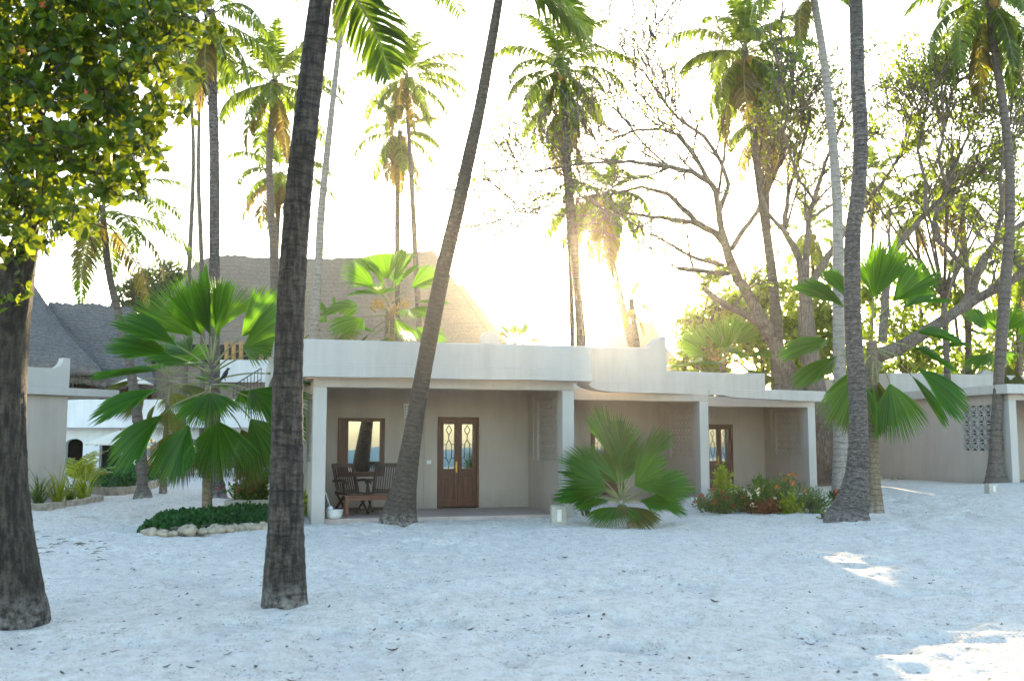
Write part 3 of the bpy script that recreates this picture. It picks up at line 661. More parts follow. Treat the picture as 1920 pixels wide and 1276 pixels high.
m = MB(); xa, xb = X(395, 51), X(530, 51); T5 = frame(0, 51, 0); z0_, z1_ = zy(716, 51), zy(676, 51)
m.box(T5, xa, xb, 0, .22, z0_, z1_)
n_ = 26
for i in range(n_):                                  # scalloped crest
    c = xa+(i+.5)*(xb-xa)/n_; r_ = (xb-xa)/n_*.42
    pr_ = [(c+r_*math.cos(math.pi*t/6), z1_-.003+r_*1.1*math.sin(math.pi*t/6)) for t in range(7)]
    vs = [T5(u, .03, z) for u, z in pr_]+[T5(u, .19, z) for u, z in pr_]
    m.add(vs, [tuple(range(7)), tuple(range(13, 6, -1))]+[(k, k+7, (k+1) % 7+7, (k+1) % 7) for k in range(7)])
m.build('balcony_wall', 'plaster_bright', HL, False)
m = MB(); a_ = P(438, 722, 49.8); b_ = P(490, 690, 49.8)
m.bar(a_, b_, .05, .05); m.bar(a_-Vector((0, 0, .55)), b_-Vector((0, 0, .55)), .04, .04)
for t in range(9): q_ = a_.lerp(b_, t/8); m.bar(q_-Vector((0, 0, 1.0)), q_, .03, .03)
tag(m.build('stair_rail', 'iron', None, False), 'dark iron stair rail rising in front of the scalloped balcony wall', 'railing')
# ------------------------------------------------------------------ palms
UP = Vector((0, 0, 1))
def dirv(az, el): return Vector((math.cos(az)*math.cos(el), math.sin(az)*math.cos(el), math.sin(el)))
def coco_frond(mb, base, az, el, L, droop, nl, ll, lw, hang, rg, wind=(0, 0, 0), r0=.035, s0=.14):
    n = 11; e = el; p = Vector(base); pts = [p.copy()]; tans = []
    for i in range(n):
        d = (dirv(az, e)+Vector(wind)*(i/n)).normalized(); tans.append(d); p = p+d*L/n; pts.append(p.copy())
        e = max(e-droop/n*(.35+1.3*i/n), R(-86))
    mb.tube(pts, [r0*(1-.88*i/n) for i in range(n+1)], 5, 1, False)
    az2 = az+rg.uniform(-.1, .1)
    for j in range(nl):
        s = s0+(1-s0)*(j+.5)/nl; x = s*n; i = min(int(x), n-1); q_ = pts[i].lerp(pts[i+1], x-i); T = tans[i]
        S = T.cross(UP)
        S = S.normalized() if S.length > .15 else Vector((-math.sin(az2), math.cos(az2), 0))
        N = S.cross(T)
        l0 = ll*(.50+.5*math.sin(math.pi*min(1, s*1.05)**.8))*(1-.55*s**7)
        for sg in (-1, 1):
            if rg.random() < .05: continue
            l = l0*rg.uniform(.82, 1.12); h = hang*rg.uniform(.6, 1.3)
            d0 = (S*sg*.86+T*rg.uniform(.42, .68)+N*(.22-.5*h)+Vector(wind)*.4).normalized()
            d1 = (d0+Vector((0, 0, -.75*h))+Vector(wind)*.5).normalized(); d2 = (d1+Vector((0, 0, -1.1*h))).normalized()
            a = q_+d0*l*.30; b = a+d1*l*.36; c = b+d2*l*.34; w = lw*rg.uniform(.8, 1.15)
            wv = (T-d0*T.dot(d0)).normalized()*w*.5
            mb.add([q_-wv*.5, q_+wv*.5, a+wv, a-wv, b+wv*.8, b-wv*.8, c], [(0, 1, 2, 3), (3, 2, 4, 5), (5, 4, 6)], 0)
def trunk_pts(pts, Ys, step, n_extra=0):
    """pixel points (px,py,width) top to bottom -> dense world points and radii"""
    w = [P(a, b, y) for (a, b, _), y in zip(pts, Ys)]; r = [MW(c, y)/2 for (_, _, c), y in zip(pts, Ys)]
    o = []; ro = []
    for i in range(len(w)-1):
        p0 = w[max(i-1, 0)]; p1 = w[i]; p2 = w[i+1]; p3 = w[min(i+2, len(w)-1)]
        k = max(1, int((p2-p1).length/step))
        for j in range(k):
            t = j/k
            q_ = (p1*2+(p2-p0)*t+(p0*2-p1*5+p2*4-p3)*t*t+(p1*3-p0-p2*3+p3)*t**3)*.5
            o.append(q_); ro.append(r[i]+(r[i+1]-r[i])*t)
    o.append(w[-1]); ro.append(r[-1]); return o, ro
def trunk(root, pts, Ys, mat, step=.12, n=14, ground=True, ring=.12, ramp_=.035, flare=1.5, jit=.02, name='trunk', lobes=None):
    rg = random.Random(int(pts[0][0]*7+pts[-1][1]))
    o, ro = trunk_pts(pts, Ys, step)
    last = o[-1]; g = gz(last.x, last.y)
    if ground and last.z > g+.05:
        d = (o[-1]-o[max(0, len(o)-4)]).normalized(); d = (d+Vector((0, 0, -1.5))).normalized(); k = max(2, int((last.z-g)/(step*1.5))); r0 = ro[-1]
        zz = last.z-g+.1
        for i in range(1, k+1):
            t = i/k; o.append(last+d*(zz/abs(d.z))*t); ro.append(r0*(1.0+.18*t+(flare-1)*max(0, t-.86)/.14*.8))
    elif ground:
        o.append(last+Vector((0, 0, -.25))); ro.append(ro[-1]*1.08)
    L = 0; rr = []
    for i in range(len(o)):
        if i: L += (o[i]-o[i-1]).length
        f = (L/ring) % 1.0
        rr.append(ro[i]*(1+ramp_*(1-2*f)+rg.uniform(-jit, jit)))
    m = MB(); m.tube(o, rr, n, 0, True, jit*.6, rg, lobes); return m.build(name, mat, root)
def coco_palm(label, pts, Y, Rpx, nf=20, seed=1, mat='bark_far', Ys=None, crown=None, ring=.14, n=10, group=None, step=.25, el_hi=80, el_lo=-55, hang=.95, old=.14, nl=58, Lf=None, nuts=True, lw=.082, wind=(.12, 0, 0), fronds=None, flare=1.5, ramp_=.03, jit=.02, cat='palm tree', ground=True, lobes=None):
    rg = random.Random(seed); Ys = Ys or [Y]*len(pts)
    bx = P(*pts[-1][:2], Ys[-1]); root = thing('coconut_palm', label, cat, (bx.x, bx.y, gz(bx.x, bx.y)), group)
    trunk(root, pts, Ys, mat, step, n, ground, ring, ramp_, flare, jit, lobes=lobes)
    cp = P(*(crown or pts[0][:2]), Ys[0]); L = Lf or MW(Rpx, Ys[0])*1.36
    if fronds is None:
        fronds = []
        for i in range(nf):
            t = (i+.5)/nf; fronds.append((i*2.39996+rg.uniform(-.3, .3)+seed, R(el_hi-(el_hi-el_lo)*t**.95+rg.uniform(-9, 9)), t))
    for az, el, t, *ov in fronds:
        m = MB(); l = ov[0] if ov else L*rg.uniform(.82, 1.08)*(.75+.5*min(t*2.2, .5)); dr = R(35+75*(1-abs(t-.45)))*rg.uniform(.8, 1.2)
        coco_frond(m, cp+dirv(az, el)*.12+Vector((0, 0, -.35*t)), az, el, l, R(ov[1]) if len(ov) > 1 else dr, nl, ov[2] if len(ov) > 2 else l*.25, ov[3] if len(ov) > 2 else lw*L/4, hang*(.5+.8*t), rg, wind, .030*L/3.5)
        m.build('frond', ['leaf_coco_old' if t > 1-old*rg.uniform(.5, 1.2) else 'leaf_coco', 'petiole'], root)
    if nuts:
        for k in range(nuts if nuts is not True else 5):
            m = MB(); a = rg.uniform(0, 6.28); m.blob(cp+Vector((math.cos(a)*.26*L/3.5, math.sin(a)*.26*L/3.5, -.30-.25*rg.random())), .12*L/3.5+.03, (1, 1, 1.25), 0, rg, .06, 8, 6)
            m.build('coconut', 'coconut', root)
    return root
def fan_frond(mb, base, az, el, lp, Rb, rg, spread=80, bend=25, droop=.25, cup=.22, nseg=44, face=None, rp=.018):
    """petiole then a pleated fan blade; face: vector the upper side is turned towards"""
    n = 7; p = Vector(base); e = el; pts = [p.copy()]
    for i in range(n):
        d = dirv(az, e); p = p+d*lp/n; pts.append(p.copy()); e -= R(bend)/n*(i/n+.4)
    mb.tube(pts, [rp*(1-.45*i/n) for i in range(n+1)], 6, 1)
    A = dirv(az, e); S = A.cross(UP)
    S = S.normalized() if S.length > .12 else Vector((-math.sin(az), math.cos(az), 0))
    N = S.cross(A).normalized()
    if face is not None:
        f = Vector(face); f = (f-A*f.dot(A))
        if f.length > .1:
            N = (N*.35+f.normalized()*.65).normalized() if N.dot(f) > -0.9 else f.normalized(); N = (N-A*N.dot(A)).normalized(); S = A.cross(N).normalized()
    tw = rg.uniform(-.25, .25); S, N = S*math.cos(tw)+N*math.sin(tw), N*math.cos(tw)-S*math.sin(tw)
    T_ = R(spread); rows = (.02, .22, .42, .56, .74, .89, 1.0); wid = (1, 1, 1, 1, .66, .36, .04)
    dt = 2*T_/nseg; amp = .026*Rb/.9; folds = [rg.uniform(-1, 1) for _ in range(3)]
    def at(t, s, off, up, l):
        r = s*l
        c = Vector((0, 0, 0))
        ct, st = math.cos(t), math.sin(t)
        q_ = A*(ct*r)+S*(st*r+off)+N*(up+cup*abs(st)*r*(1-.35*s)-.05*r*math.sin(t*2+folds[0]))
        q_ = q_+Vector((0, 0, -droop*Rb*(s**2.6)*(l/Rb)*(.45+.8*abs(st)+.25*math.sin(t*3+folds[1]))))
        return p+q_
    for k in range(nseg):
        t = -T_+(k+.5)*dt; l = Rb*(1.0-.20*abs(t/T_)**2.2)*(1+rg.uniform(-.05, .05)); vs = []; dv = rg.uniform(-.35, .35)*dt; sag = rg.uniform(-.2, 1)*.05*Rb
        for s, w in zip(rows, wid):
            h = dt/2*w; tt = t+dv*max(0, s-.56)/.44; ex = max(0, s-.56)/.44
            dz = Vector((0, 0, -sag*ex*ex))
            vs += [at(tt-h, s, 0, -amp*s*w, l)+dz, at(tt, s, 0, amp*s*w, l)+dz, at(tt+h, s, 0, -amp*s*w, l)+dz]
        fs = []
        for j in range(len(rows)-1):
            for c in (0, 1): fs.append((j*3+c, j*3+c+1, (j+1)*3+c+1, (j+1)*3+c))
        mb.add(vs, fs, 0)
def fan_palm(label, base_px, Y, crown_px, trunk_w, fronds, seed=1, mat='bark_fan', scale=1.0, trunk_pts_=None, group=None, berries=0, skirt=0, ground=True, crown_len=.5):
    """fronds: (azimuth deg [0=+x right, 90=away, -90=towards camera], elevation deg, petiole m, blade m, old)"""
    rg = random.Random(seed)
    b = P(*base_px, Y); g = gz(b.x, b.y); root = thing('fan_palm', label, 'palm tree', (b.x, b.y, g), group)
    cp = P(*crown_px, Y)
    if trunk_w:
        tp = trunk_pts_ or [(crown_px[0], crown_px[1]-6, trunk_w*.85), ((crown_px[0]*.5+base_px[0]*.5), crown_px[1]*.5+base_px[1]*.5, trunk_w), (base_px[0], base_px[1], trunk_w*1.15)]
        trunk(root, tp, [Y]*len(tp), mat, .05 if Y < 26 else .15, 14, ground, .07, .05, 1.25)
    for az, el, lp, Rb, old, *sp in fronds:
        m = MB(); t = max(0, (70-el)/140)
        az_ = R(az+rg.uniform(-6, 6)); el_ = R(el+rg.uniform(-4, 4))
        fan_frond(m, cp+dirv(az_, 0)*.05*scale+Vector((0, 0, (.5-t)*crown_len*scale)), az_, el_, lp*scale, Rb*scale, rg,
                  spread=sp[0] if sp else rg.uniform(36, 46) if el > 45 else rg.uniform(40, 54), bend=18+26*t, droop=.06+.13*t, cup=.55 if el > 45 else .42, nseg=40 if Y < 24 else 26,
                  face=(rg.uniform(-.75, .75), -.75, .35) if el > 30 else (rg.uniform(-.5, .5), -.5, .8), rp=.02*scale)
        m.build('frond', ['leaf_fan_old' if old else 'leaf_fan', 'petiole'], root)
    for k in range(berries):
        m = MB(); a = R(-90+(k-berries/2+.5)*55); q_ = cp+dirv(a, R(10))*.45*scale+Vector((0, 0, .25*scale-.12*k % .3))
        m.tube([cp, cp.lerp(q_, .6)+Vector((0, 0, .12)), q_], [.02, .015, .01], 5, 1)
        for _ in range(30):
            d = Vector((rg.gauss(0, .08), rg.gauss(0, .08), rg.gauss(0, .11)))*scale; m.blob(q_+d, .03*scale, (1, 1, 1), 0, rg, .05, 5, 4)
        tag(m.build('fruit_cluster', ['coconut', 'petiole'], root), kind='stuff')
    return root
def auto_fans(n, lp, Rb, seed, el_hi=82, el_lo=-50, old=.25):
    rg = random.Random(seed); o = []
    for i in range(n):
        t = (i+.5)/n; o.append((math.degrees(i*2.39996)+seed*40, el_hi-(el_hi-el_lo)*t, lp*rg.uniform(.85, 1.15)*(.55+.6*min(1, t*2)), Rb*rg.uniform(.85, 1.1), t > 1-old))
    return o
# --- near trunks
root = coco_palm('dark mottled palm trunk leaning right in the left foreground, bare down to the sand', [(617, -85, 42), (604, -20, 44), (585, 130, 46), (563, 330, 50), (548, 520, 52), (540, 700, 55), (538, 850, 60), (536, 980, 66), (534, 1070, 76), (533.5, 1128, 84)], 9.2, 300, seed=3, mat='bark_main', n=28, step=.035,
    fronds=[(R(55), R(-30), .2, 1.15, 58, .64, .038), (R(5), R(12), .25, 1.1, 85, .6, .04), (R(60), R(38), .4), (R(150), R(40), .4), (R(200), R(45), .4), (R(100), R(60), .2), (R(-110), R(60), .3)], Lf=2.3, ring=.135, ramp_=.018, jit=.012, nuts=0, nl=52, hang=.55, lw=.05, old=.2, wind=(.05, 0, 0))
coco_palm('smooth grey-brown palm trunk leaning right across the porch, flared at the foot', [(944, -62, 16), (935, 0, 17), (918, 100, 20), (900, 200, 22), (878, 300, 25), (856, 400, 27), (832, 500, 29), (812, 600, 31), (795, 690, 31), (781, 770, 32), (768, 850, 38), (759, 905, 46), (752, 945, 58), (747, 976, 74)],
    18.5, 150, seed=11, mat='bark_lean', Ys=[17.7, 17.8, 17.9, 17.95, 18, 18.05, 18.1, 18.2, 18.25, 18.35, 18.4, 18.45, 18.5, 18.5], n=24, step=.05, ring=.09, ramp_=.014, jit=.01, Lf=2.4, nuts=0, nl=54, hang=.75, old=.1, wind=(.05, 0, 0),
    fronds=[(R(-3), R(-30), .2, 2.15, 45, 1.15, .055), (R(20), R(-8), .25, 2.0, 75, 1.0, .055), (R(165), R(10), .2, 1.2, 90, .5, .05), (R(45), R(42), .4), (R(150), R(60), .3), (R(100), R(50), .4), (R(210), R(52), .35), (R(-80), R(70), .3)])
coco_palm('tall ringed palm trunk with swollen bends and a dark foot flaring left', [(1603, -60, 25), (1605, 0, 25.5), (1607, 80, 26), (1608, 150, 27), (1613, 230, 28), (1613, 300, 27), (1608, 370, 27), (1600, 430, 29), (1598, 520, 30), (1599, 600, 31), (1604, 680, 32), (1609, 760, 33), (1610, 830, 36), (1608, 880, 42), (1603, 920, 52), (1596, 950, 67), (1589, 977, 88)],
    18.7, 150, seed=5, mat='bark_ring', n=24, step=.045, ring=.085, ramp_=.028, jit=.015, Lf=2.6, nuts=0, nl=40,
    fronds=[(R(a), R(50), .3) for a in (0, 70, 140, 210, 280)])
# --- palms behind
coco_palm('pale slim palm trunk bending left at the top, close behind the ringed palm', [(1519, -40, 14), (1530, 20, 14), (1546, 120, 15), (1556, 210, 16), (1566, 320, 18), (1571, 420, 20), (1572, 560, 21), (1574, 700, 23), (1576, 800, 26), (1577, 885, 32)], 27, 110, seed=6, mat='bark_pale', n=14, step=.12, ring=.2, ramp_=.008, nf=8)
coco_palm('palm with a grooved scarred trunk behind the left fan palm, fronds hidden in leaves', [(395, 20, 19), (398, 150, 18), (402, 300, 18.5), (402, 450, 19.5), (402, 560, 20), (402, 800, 21), (404, 880, 25), (407, 926, 36)], 27.5, 120, seed=8, mat='bark_ring', n=16, step=.07, ring=.13, ramp_=.06, jit=.03, nf=18, el_lo=-62, hang=.9, wind=(.2, 0, 0), Lf=2.5)
coco_palm('palm with orange nuts, bent grey trunk and upright spear leaf, left of the dark trunk', [(514, 150, 15), (512, 210, 13), (505, 290, 13.5), (507, 380, 14), (513, 480, 15), (515, 640, 17)], 38, 118, seed=9, mat='bark_far', nf=24, nuts=12, el_hi=88)
coco_palm('lower yellowish palm half hidden behind the dark foreground trunk', [(527, 322, 9), (520, 420, 10), (517, 520, 10), (516, 640, 11)], 45, 92, seed=10, nf=20, el_lo=-65, old=.28)
coco_palm('pale slender palm trunk leaning right, just right of the dark foreground trunk', [(646, -50, 9), (638, 60, 9.5), (626, 170, 11), (613, 290, 13), (602, 400, 15), (597, 500, 16), (590, 600, 18), (586, 660, 19)], 32, 115, seed=12, mat='bark_pale', nf=11, n=12, step=.15, ring=.2, Lf=2.3)
coco_palm('taller of the twin palms over the hall roof, crown of drooping fronds', [(762, 138, 8), (765, 220, 8), (771, 330, 9), (777, 440, 10), (783, 560, 11), (788, 650, 11)], 45, 92, seed=13, nf=24, el_lo=-62, nuts=8, wind=(.15, 0, 0))
coco_palm('shorter of the twin palms over the hall roof, with hanging yellow fronds', [(750, 245, 9), (747, 320, 9), (745, 400, 10), (745, 480, 10), (745, 650, 10)], 46, 82, seed=14, nf=18, el_hi=60, el_lo=-72, old=.28)
coco_palm('palm in front of the sun with a straight trunk and a tall spear frond', [(1053, 120, 11), (1060, 220, 12), (1067, 330, 14), (1075, 430, 15), (1083, 540, 16), (1091, 650, 18)], 34, 112, seed=15, nf=26, el_hi=88, el_lo=-68, hang=.95, nuts=6, wind=(.10, 0, 0))
coco_palm('thin palm trunk touching the straight palm in front of the sun, half its width', [(1050, 190, 7), (1056, 280, 7.5), (1064, 390, 8), (1070, 520, 8.5), (1074, 650, 10)], 40, 86, seed=16, nf=16, el_hi=40, el_lo=-75, old=.28)
coco_palm('short palm crown hanging right below the sun palms', [(1083, 370, 8), (1082, 460, 9), (1083, 560, 9), (1084, 650, 9)], 44, 82, seed=17, nf=14, el_hi=40, el_lo=-78, old=.28)
coco_palm('palm leaning right with a pinkish trunk and ragged hanging fronds, right of the sun', [(1136, 360, 10), (1139, 430, 11), (1150, 500, 12), (1166, 570, 14), (1183, 640, 16), (1187, 660, 16)], 40, 98, seed=18, nf=22, el_hi=70, el_lo=-78, old=.28, hang=1.0, wind=(-.05, 0, 0))
coco_palm('small golden palm at the foot of the pinkish leaning palm', [(1183, 560, 10), (1188, 600, 12), (1194, 660, 15)], 36, 46, seed=19, nf=9, el_lo=-45, old=.28)
coco_palm('tall bushy palm behind the bare spreading tree, spear leaf bent in the wind', [(1396, 92, 13), (1408, 200, 13), (1416, 280, 14), (1428, 370, 16), (1442, 470, 18), (1455, 580, 20), (1462, 700, 22)], 34, 122, seed=20, nf=28, el_hi=86, el_lo=-64, hang=.9, wind=(.12, 0, 0), nuts=6)
coco_palm('slim palm trunk just left of the bushy palm behind the bare tree', [(1440, 215, 9), (1438, 320, 9), (1440, 420, 10), (1447, 540, 10), (1450, 690, 11)], 42, 92, seed=21, nf=20, el_lo=-70, old=.28)
coco_palm('palm at the top right corner, its long trunk coming down to the far bungalow wall', [(1852, -12, 14), (1859, 50, 14), (1872, 140, 15), (1884, 220, 16), (1893, 310, 17), (1893, 420, 19), (1886, 520, 21), (1879, 620, 22), (1871, 740, 18), (1867, 810, 19.5), (1866, 862, 24), (1867, 888, 33), (1868, 904, 44)], 30, 168, seed=22, mat='bark_far', n=16, step=.08, ring=.13, nf=24, el_hi=55, el_lo=-66, hang=.8, nuts=5, Lf=3.1)
coco_palm('curved slim palm trunk between the big tree and the left bungalow, flared roots', [(192, 385, 11), (197, 450, 12), (206, 520, 13), (225, 600, 15), (241, 670, 17), (252, 740, 18), (260, 800, 19), (264, 850, 21), (266, 882, 22), (266.5, 890, 18), (267, 912, 21), (268, 930, 36)], 26.8, 180, seed=23, mat='bark_far', n=16, step=.06, ring=.12, nf=18, el_hi=65, el_lo=-40, hang=.6, old=.25, nuts=0, wind=(.05, 0, 0), Lf=3.0, lw=.06)
coco_palm('thin palm of the far left pair, its trunk the left one', [(351, 110, 6), (361, 230, 7), (362, 330, 8), (357, 450, 9), (352, 560, 10)], 46, 70, seed=24, nf=16, el_lo=-70)
coco_palm('thin palm of the far left pair, its trunk the right one', [(376, 100, 6.5), (373, 230, 7), (372, 340, 8), (376, 440, 9), (380, 560, 9)], 48, 72, seed=25, nf=16, el_lo=-70)
# trunks on the right, far
for k, (pts, Y, Rp, lab) in enumerate([
    ([(1715, 395, 6), (1724, 500, 7), (1727, 590, 8), (1729, 690, 9)], 46, 62, 'thin far palm right of the ringed palm, seen through the tree limbs'),
    ([(1795, 350, 9), (1806, 430, 10), (1814, 540, 12), (1816, 700, 12)], 38, 88, 'straight grey palm between the forked limb and the far bungalow'),
    ([(1790, 515, 5), (1792, 600, 6), (1806, 690, 6)], 44, 74, 'small palm with an upright green spear in the gap left of the far bungalow'),
    ([(1640, 330, 5), (1637, 420, 6), (1635, 520, 7), (1634, 700, 8)], 48, 70, 'far palm just right of the ringed trunk, thin as a pole'),
    ([(1905, 470, 10), (1910, 600, 11), (1912, 700, 11)], 44, 92, 'yellow-lit far palm at the right edge'),
    ([(1520, 430, 6), (1528, 560, 7), (1530, 700, 8)], 46, 74, 'far palm between the grooved stump and the pale slim palm')]):
    coco_palm(lab, pts, Y, Rp, seed=30+k, nf=16, el_hi=84, el_lo=-66, old=.28, nuts=2)
# --- fan palms
LF = [(-95, 82, .45, 1.45, 0), (85, 76, .6, 1.35, 0), (172, 60, .65, 1.35, 0), (8, 56, .75, 1.35, 0), (-150, 44, .75, 1.3, 0), (-25, 36, .85, 1.35, 0), (40, 34, .9, 1.2, 0), (140, 36, .9, 1.2, 0), (178, 14, 1.0, 1.25, 0), (0, 12, 1.0, 1.25, 0),
      (-145, 2, .95, 1.3, 0), (-35, -2, 1.0, 1.3, 0), (-80, -8, .6, 1.15, 0), (70, 0, .9, 1.1, 0), (115, -5, .9, 1.1, 0), (-160, -20, .95, 1.25, 0), (-15, -22, .95, 1.2, 0), (-118, -36, .7, 1.15, 0), (-58, -36, .7, 1.15, 0), (-60, 62, .5, 1.3, 0), (-125, 70, .5, 1.3, 0), (-165, 32, .8, 1.2, 0), (12, -8, .9, 1.2, 0), (-100, 20, .6, 1.0, 0), (160, -38, .8, 1.1, 1), (20, -40, .8, 1.1, 1), (90, -48, .6, 1.0, 1), (-90, -62, .45, .9, 1)]
fan_palm('large green fan palm standing in the ground-cover bed left of the dark trunk', (388, 962), 20.5, (396, 720), 15, LF, 2, scale=1.06, trunk_pts_=[(397, 725, 15), (392, 800, 15), (389, 870, 17), (388, 955, 20)], crown_len=.95)
fan_palm('smaller fan palm with yellowing leaves behind the large left fan palm', (307, 913), 30.5, (318, 715), 11, auto_fans(16, .7, 1.0, 4, 80, -55, .5), 4, trunk_pts_=[(318, 715, 9), (312, 800, 10), (308, 870, 11), (306, 912, 14)])
RFAN = [(-80, 84, .45, 1.5, 0), (60, 74, .6, 1.35, 0), (170, 46, .7, 1.35, 0), (-155, 50, .6, 1.25, 0), (20, 40, 1.0, 1.15, 0), (-25, 56, .6, 1.3, 0), (-10, 12, .95, 1.15, 0), (5, 0, .95, 1.1, 0), (178, 4, .95, 1.25, 0), (-165, -10, 1.0, 1.25, 0), (-28, -20, 1.0, 1.4, 0), (5, -26, 1.0, 1.3, 0),
        (-145, -34, .8, 1.3, 0), (-115, -50, .7, 1.15, 0), (-62, -50, .7, 1.2, 0), (-85, -66, .5, 1.05, 1), (100, -20, .8, 1.1, 0), (60, -36, .8, 1.1, 1), (130, -45, .8, 1.1, 1)]
fan_palm('big fan palm with hanging leaves behind the ringed trunk at right', (1640, 940), 21.5, (1637, 640), 21, RFAN, 3, scale=.94, mat='bark_fan', trunk_pts_=[(1634, 640, 19), (1636, 740, 19), (1637, 830, 20), (1640, 900, 22), (1641, 938, 28)], crown_len=1.1)
SF = [(95, 66, .22, 1.05, 0, 58), (112, 82, .60, 1.35, 0, 42), (75, 78, .5, 1.2, 0, 42), (18, 62, .70, 1.1, 0, 20), (50, 58, .5, 1.1, 0, 46), (168, 52, .5, 1.0, 0, 42), (178, 34, .35, .95, 0, 54), (-12, 30, .55, .95, 0, 46), (172, 20, .45, .9, 0, 44), (150, 40, .5, .9, 0, 44), (-150, 44, .35, .9, 0, 50), (-30, 48, .35, .9, 0, 50),
      (-105, 2, .25, .8, 0, 60), (-72, 0, .25, .78, 1, 60), (6, 14, .5, .85, 0, 42), (-35, 14, .35, .8, 0, 44), (-140, 14, .3, .8, 0, 46), (90, 40, .5, .9, 0, 46)]
fan_palm('low stemless fan palm on the sand before the second porch', (1168, 976), 18.6, (1164, 945), 0, SF, 5, scale=.92, crown_len=.4)
fan_palm('fan palm with orange fruit rising behind the roof of the first bungalow', (728, 740), 33, (731, 590), 20, auto_fans(22, .75, 1.15, 6, 84, -58, .3), 6, scale=1.15, berries=4, mat='bark_fan', crown_len=1.1)
fan_palm('hazy small fan palm left of the fruiting one behind the first roof', (628, 760), 40, (629, 618), 10, auto_fans(14, .6, .95, 7, 80, -60, .5), 7, scale=1.0)
fan_palm('fan palm with an orange heart over the low roof of the second bungalow', (1356, 800), 36, (1356, 690), 14, auto_fans(18, .8, 1.15, 8, 84, -35, .3), 8, scale=1.1, berries=3)
fan_palm('fan palm behind the far right bungalow roof beside the long trunk', (1880, 800), 37, (1878, 655), 12, auto_fans(18, .7, 1.15, 9, 84, -45, .3), 9, scale=1.1)
fan_palm('golden fan palm tuft just over the roof beside the rounded parapet end', (968, 760), 42, (966, 648), 9, auto_fans(13, .4, .8, 12, 84, -20, .6), 12, scale=.9)
# ------------------------------------------------------------------ broad-leaved trees
def in_blob(rg, c, r, sq=(1, 1, 1)):
    while True:
        v = Vector((rg.uniform(-1, 1), rg.uniform(-1, 1), rg.uniform(-1, 1)))
        if v.length <= 1: return c+Vector((v.x*sq[0], v.y*sq[1], v.z*sq[2]))*r
# foreground tree at the left edge
rg = random.Random(21)
ft = thing('broadleaf_tree', 'foreground tree at the left edge with a thick dark trunk and glossy obovate leaves', 'tree', (P(20, 1150, 8.6).x, 8.6, gz(-4.3, 8.6)))
MOUNDS.append((-4.35, 8.6, .9, .04))
lob = lambda a, i, L: 1+.05*math.sin(3*a+L*.7)+.035*math.sin(7*a-L*1.3)+.02*math.sin(13*a+L*2)
tp = [(52, 440, 44), (31, 520, 64), (8, 640, 84), (-2, 800, 92), (-2, 900, 94), (0, 990, 104), (8, 1075, 116), (12, 1120, 124), (14, 1152, 138)]
trunk(ft, tp, [8.4]*2+[8.6]*7, 'bark_near', .04, 40, True, 9, .0, 1.05, .012, lobes=lob)
LIMBS = [[(50, 445, 40), (75, 350, 32), (70, 230, 26), (95, 110, 20), (140, 0, 14), (170, -90, 8)], [(72, 340, 26), (130, 250, 18), (175, 180, 14), (240, 120, 9), (320, 60, 5)], [(62, 400, 24), (10, 300, 20), (-60, 180, 14), (-120, 60, 8)],
         [(80, 290, 16), (160, 300, 11), (240, 290, 7), (300, 250, 4)], [(75, 180, 16), (20, 90, 12), (-20, -40, 7)], [(100, 120, 12), (200, 40, 9), (300, 10, 6), (390, 0, 3)], [(240, 285, 5), (310, 220, 3.5), (370, 195, 2.5)]]
for k, l in enumerate(LIMBS):
    b = MB(); w = [P(x, y, 8.4-.25*i*(1 if k % 2 else -.25)) for i, (x, y, _) in enumerate(l)]
    b.tube(w, [MW(c, 8.2)/2 for _, _, c in l], 8, jit=.06, rg=rg); b.build('branch', 'bark_near', ft)
BL = [(40, 40, 170), (160, 70, 140), (255, 130, 85), (60, 210, 165), (190, 230, 115), (30, 350, 95), (130, 345, 85), (225, 330, 62), (285, 40, 80), (350, 30, 48), (-60, 120, 160), (-70, 330, 110), (150, 420, 32), (255, 230, 60), (100, -90, 190), (300, 290, 24), (345, 205, 22), (395, 70, 26), (382, 145, 14), (10, 440, 42), (265, 40, 70), (0, 465, 36), (70, 445, 26)]
lv = MB(); lv2 = MB()
nc = 0
for bx_, by_, br_ in BL:
    for _ in range(int(2+ (br_/26)**2*2.9)):
        y_ = rg.uniform(7.0, 8.6); c = P(bx_, by_, y_); r_ = MW(br_, y_)
        a = rg.uniform(0, 6.28); q_ = r_*math.sqrt(rg.random())
        c = c+Vector((math.cos(a)*q_, 0, math.sin(a)*q_)); tip = Vector((rg.gauss(0, 1), rg.gauss(0, 1), rg.gauss(.25, 1))).normalized()
        pts = []; ds = []
        for i in range(rg.randint(8, 13)):
            v = Vector((rg.gauss(0, 1), rg.gauss(0, 1), rg.gauss(0, 1))).normalized(); d = (v+tip*.7).normalized(); pts.append(c+tip*rg.uniform(-.06, .05)+d*.015); ds.append(d)
        lv.leaves(pts, .099, .58, 0, rg, (0, 0, 0), .22, .3, ds)
        lv.tube([c-tip*.16+Vector((0, 0, -.03)), c-tip*.05, c+tip*.02], [.006, .005, .003], 4, 1)
for px, py in ((30, 482), (45, 545), (18, 560), (50, 470)):
    c = P(px, py, 8.2); lv.leaves([c+Vector((rg.gauss(0, .05), rg.gauss(0, .03), rg.gauss(0, .05))) for _ in range(16)], .08, .5, 0, rg)
lv.build('crown', ['leaf_broad', 'bark_near'], ft)
for px, py in ((80, 8), (38, 94), (160, 172), (60, 260)):
    m = MB(); c = P(px, py, 6.95)
    for _ in range(3): m.leaves([c]*2, .03, .6, 0, rg)
    tag(m.build('blossom', 'flower_red', ft), kind='stuff')
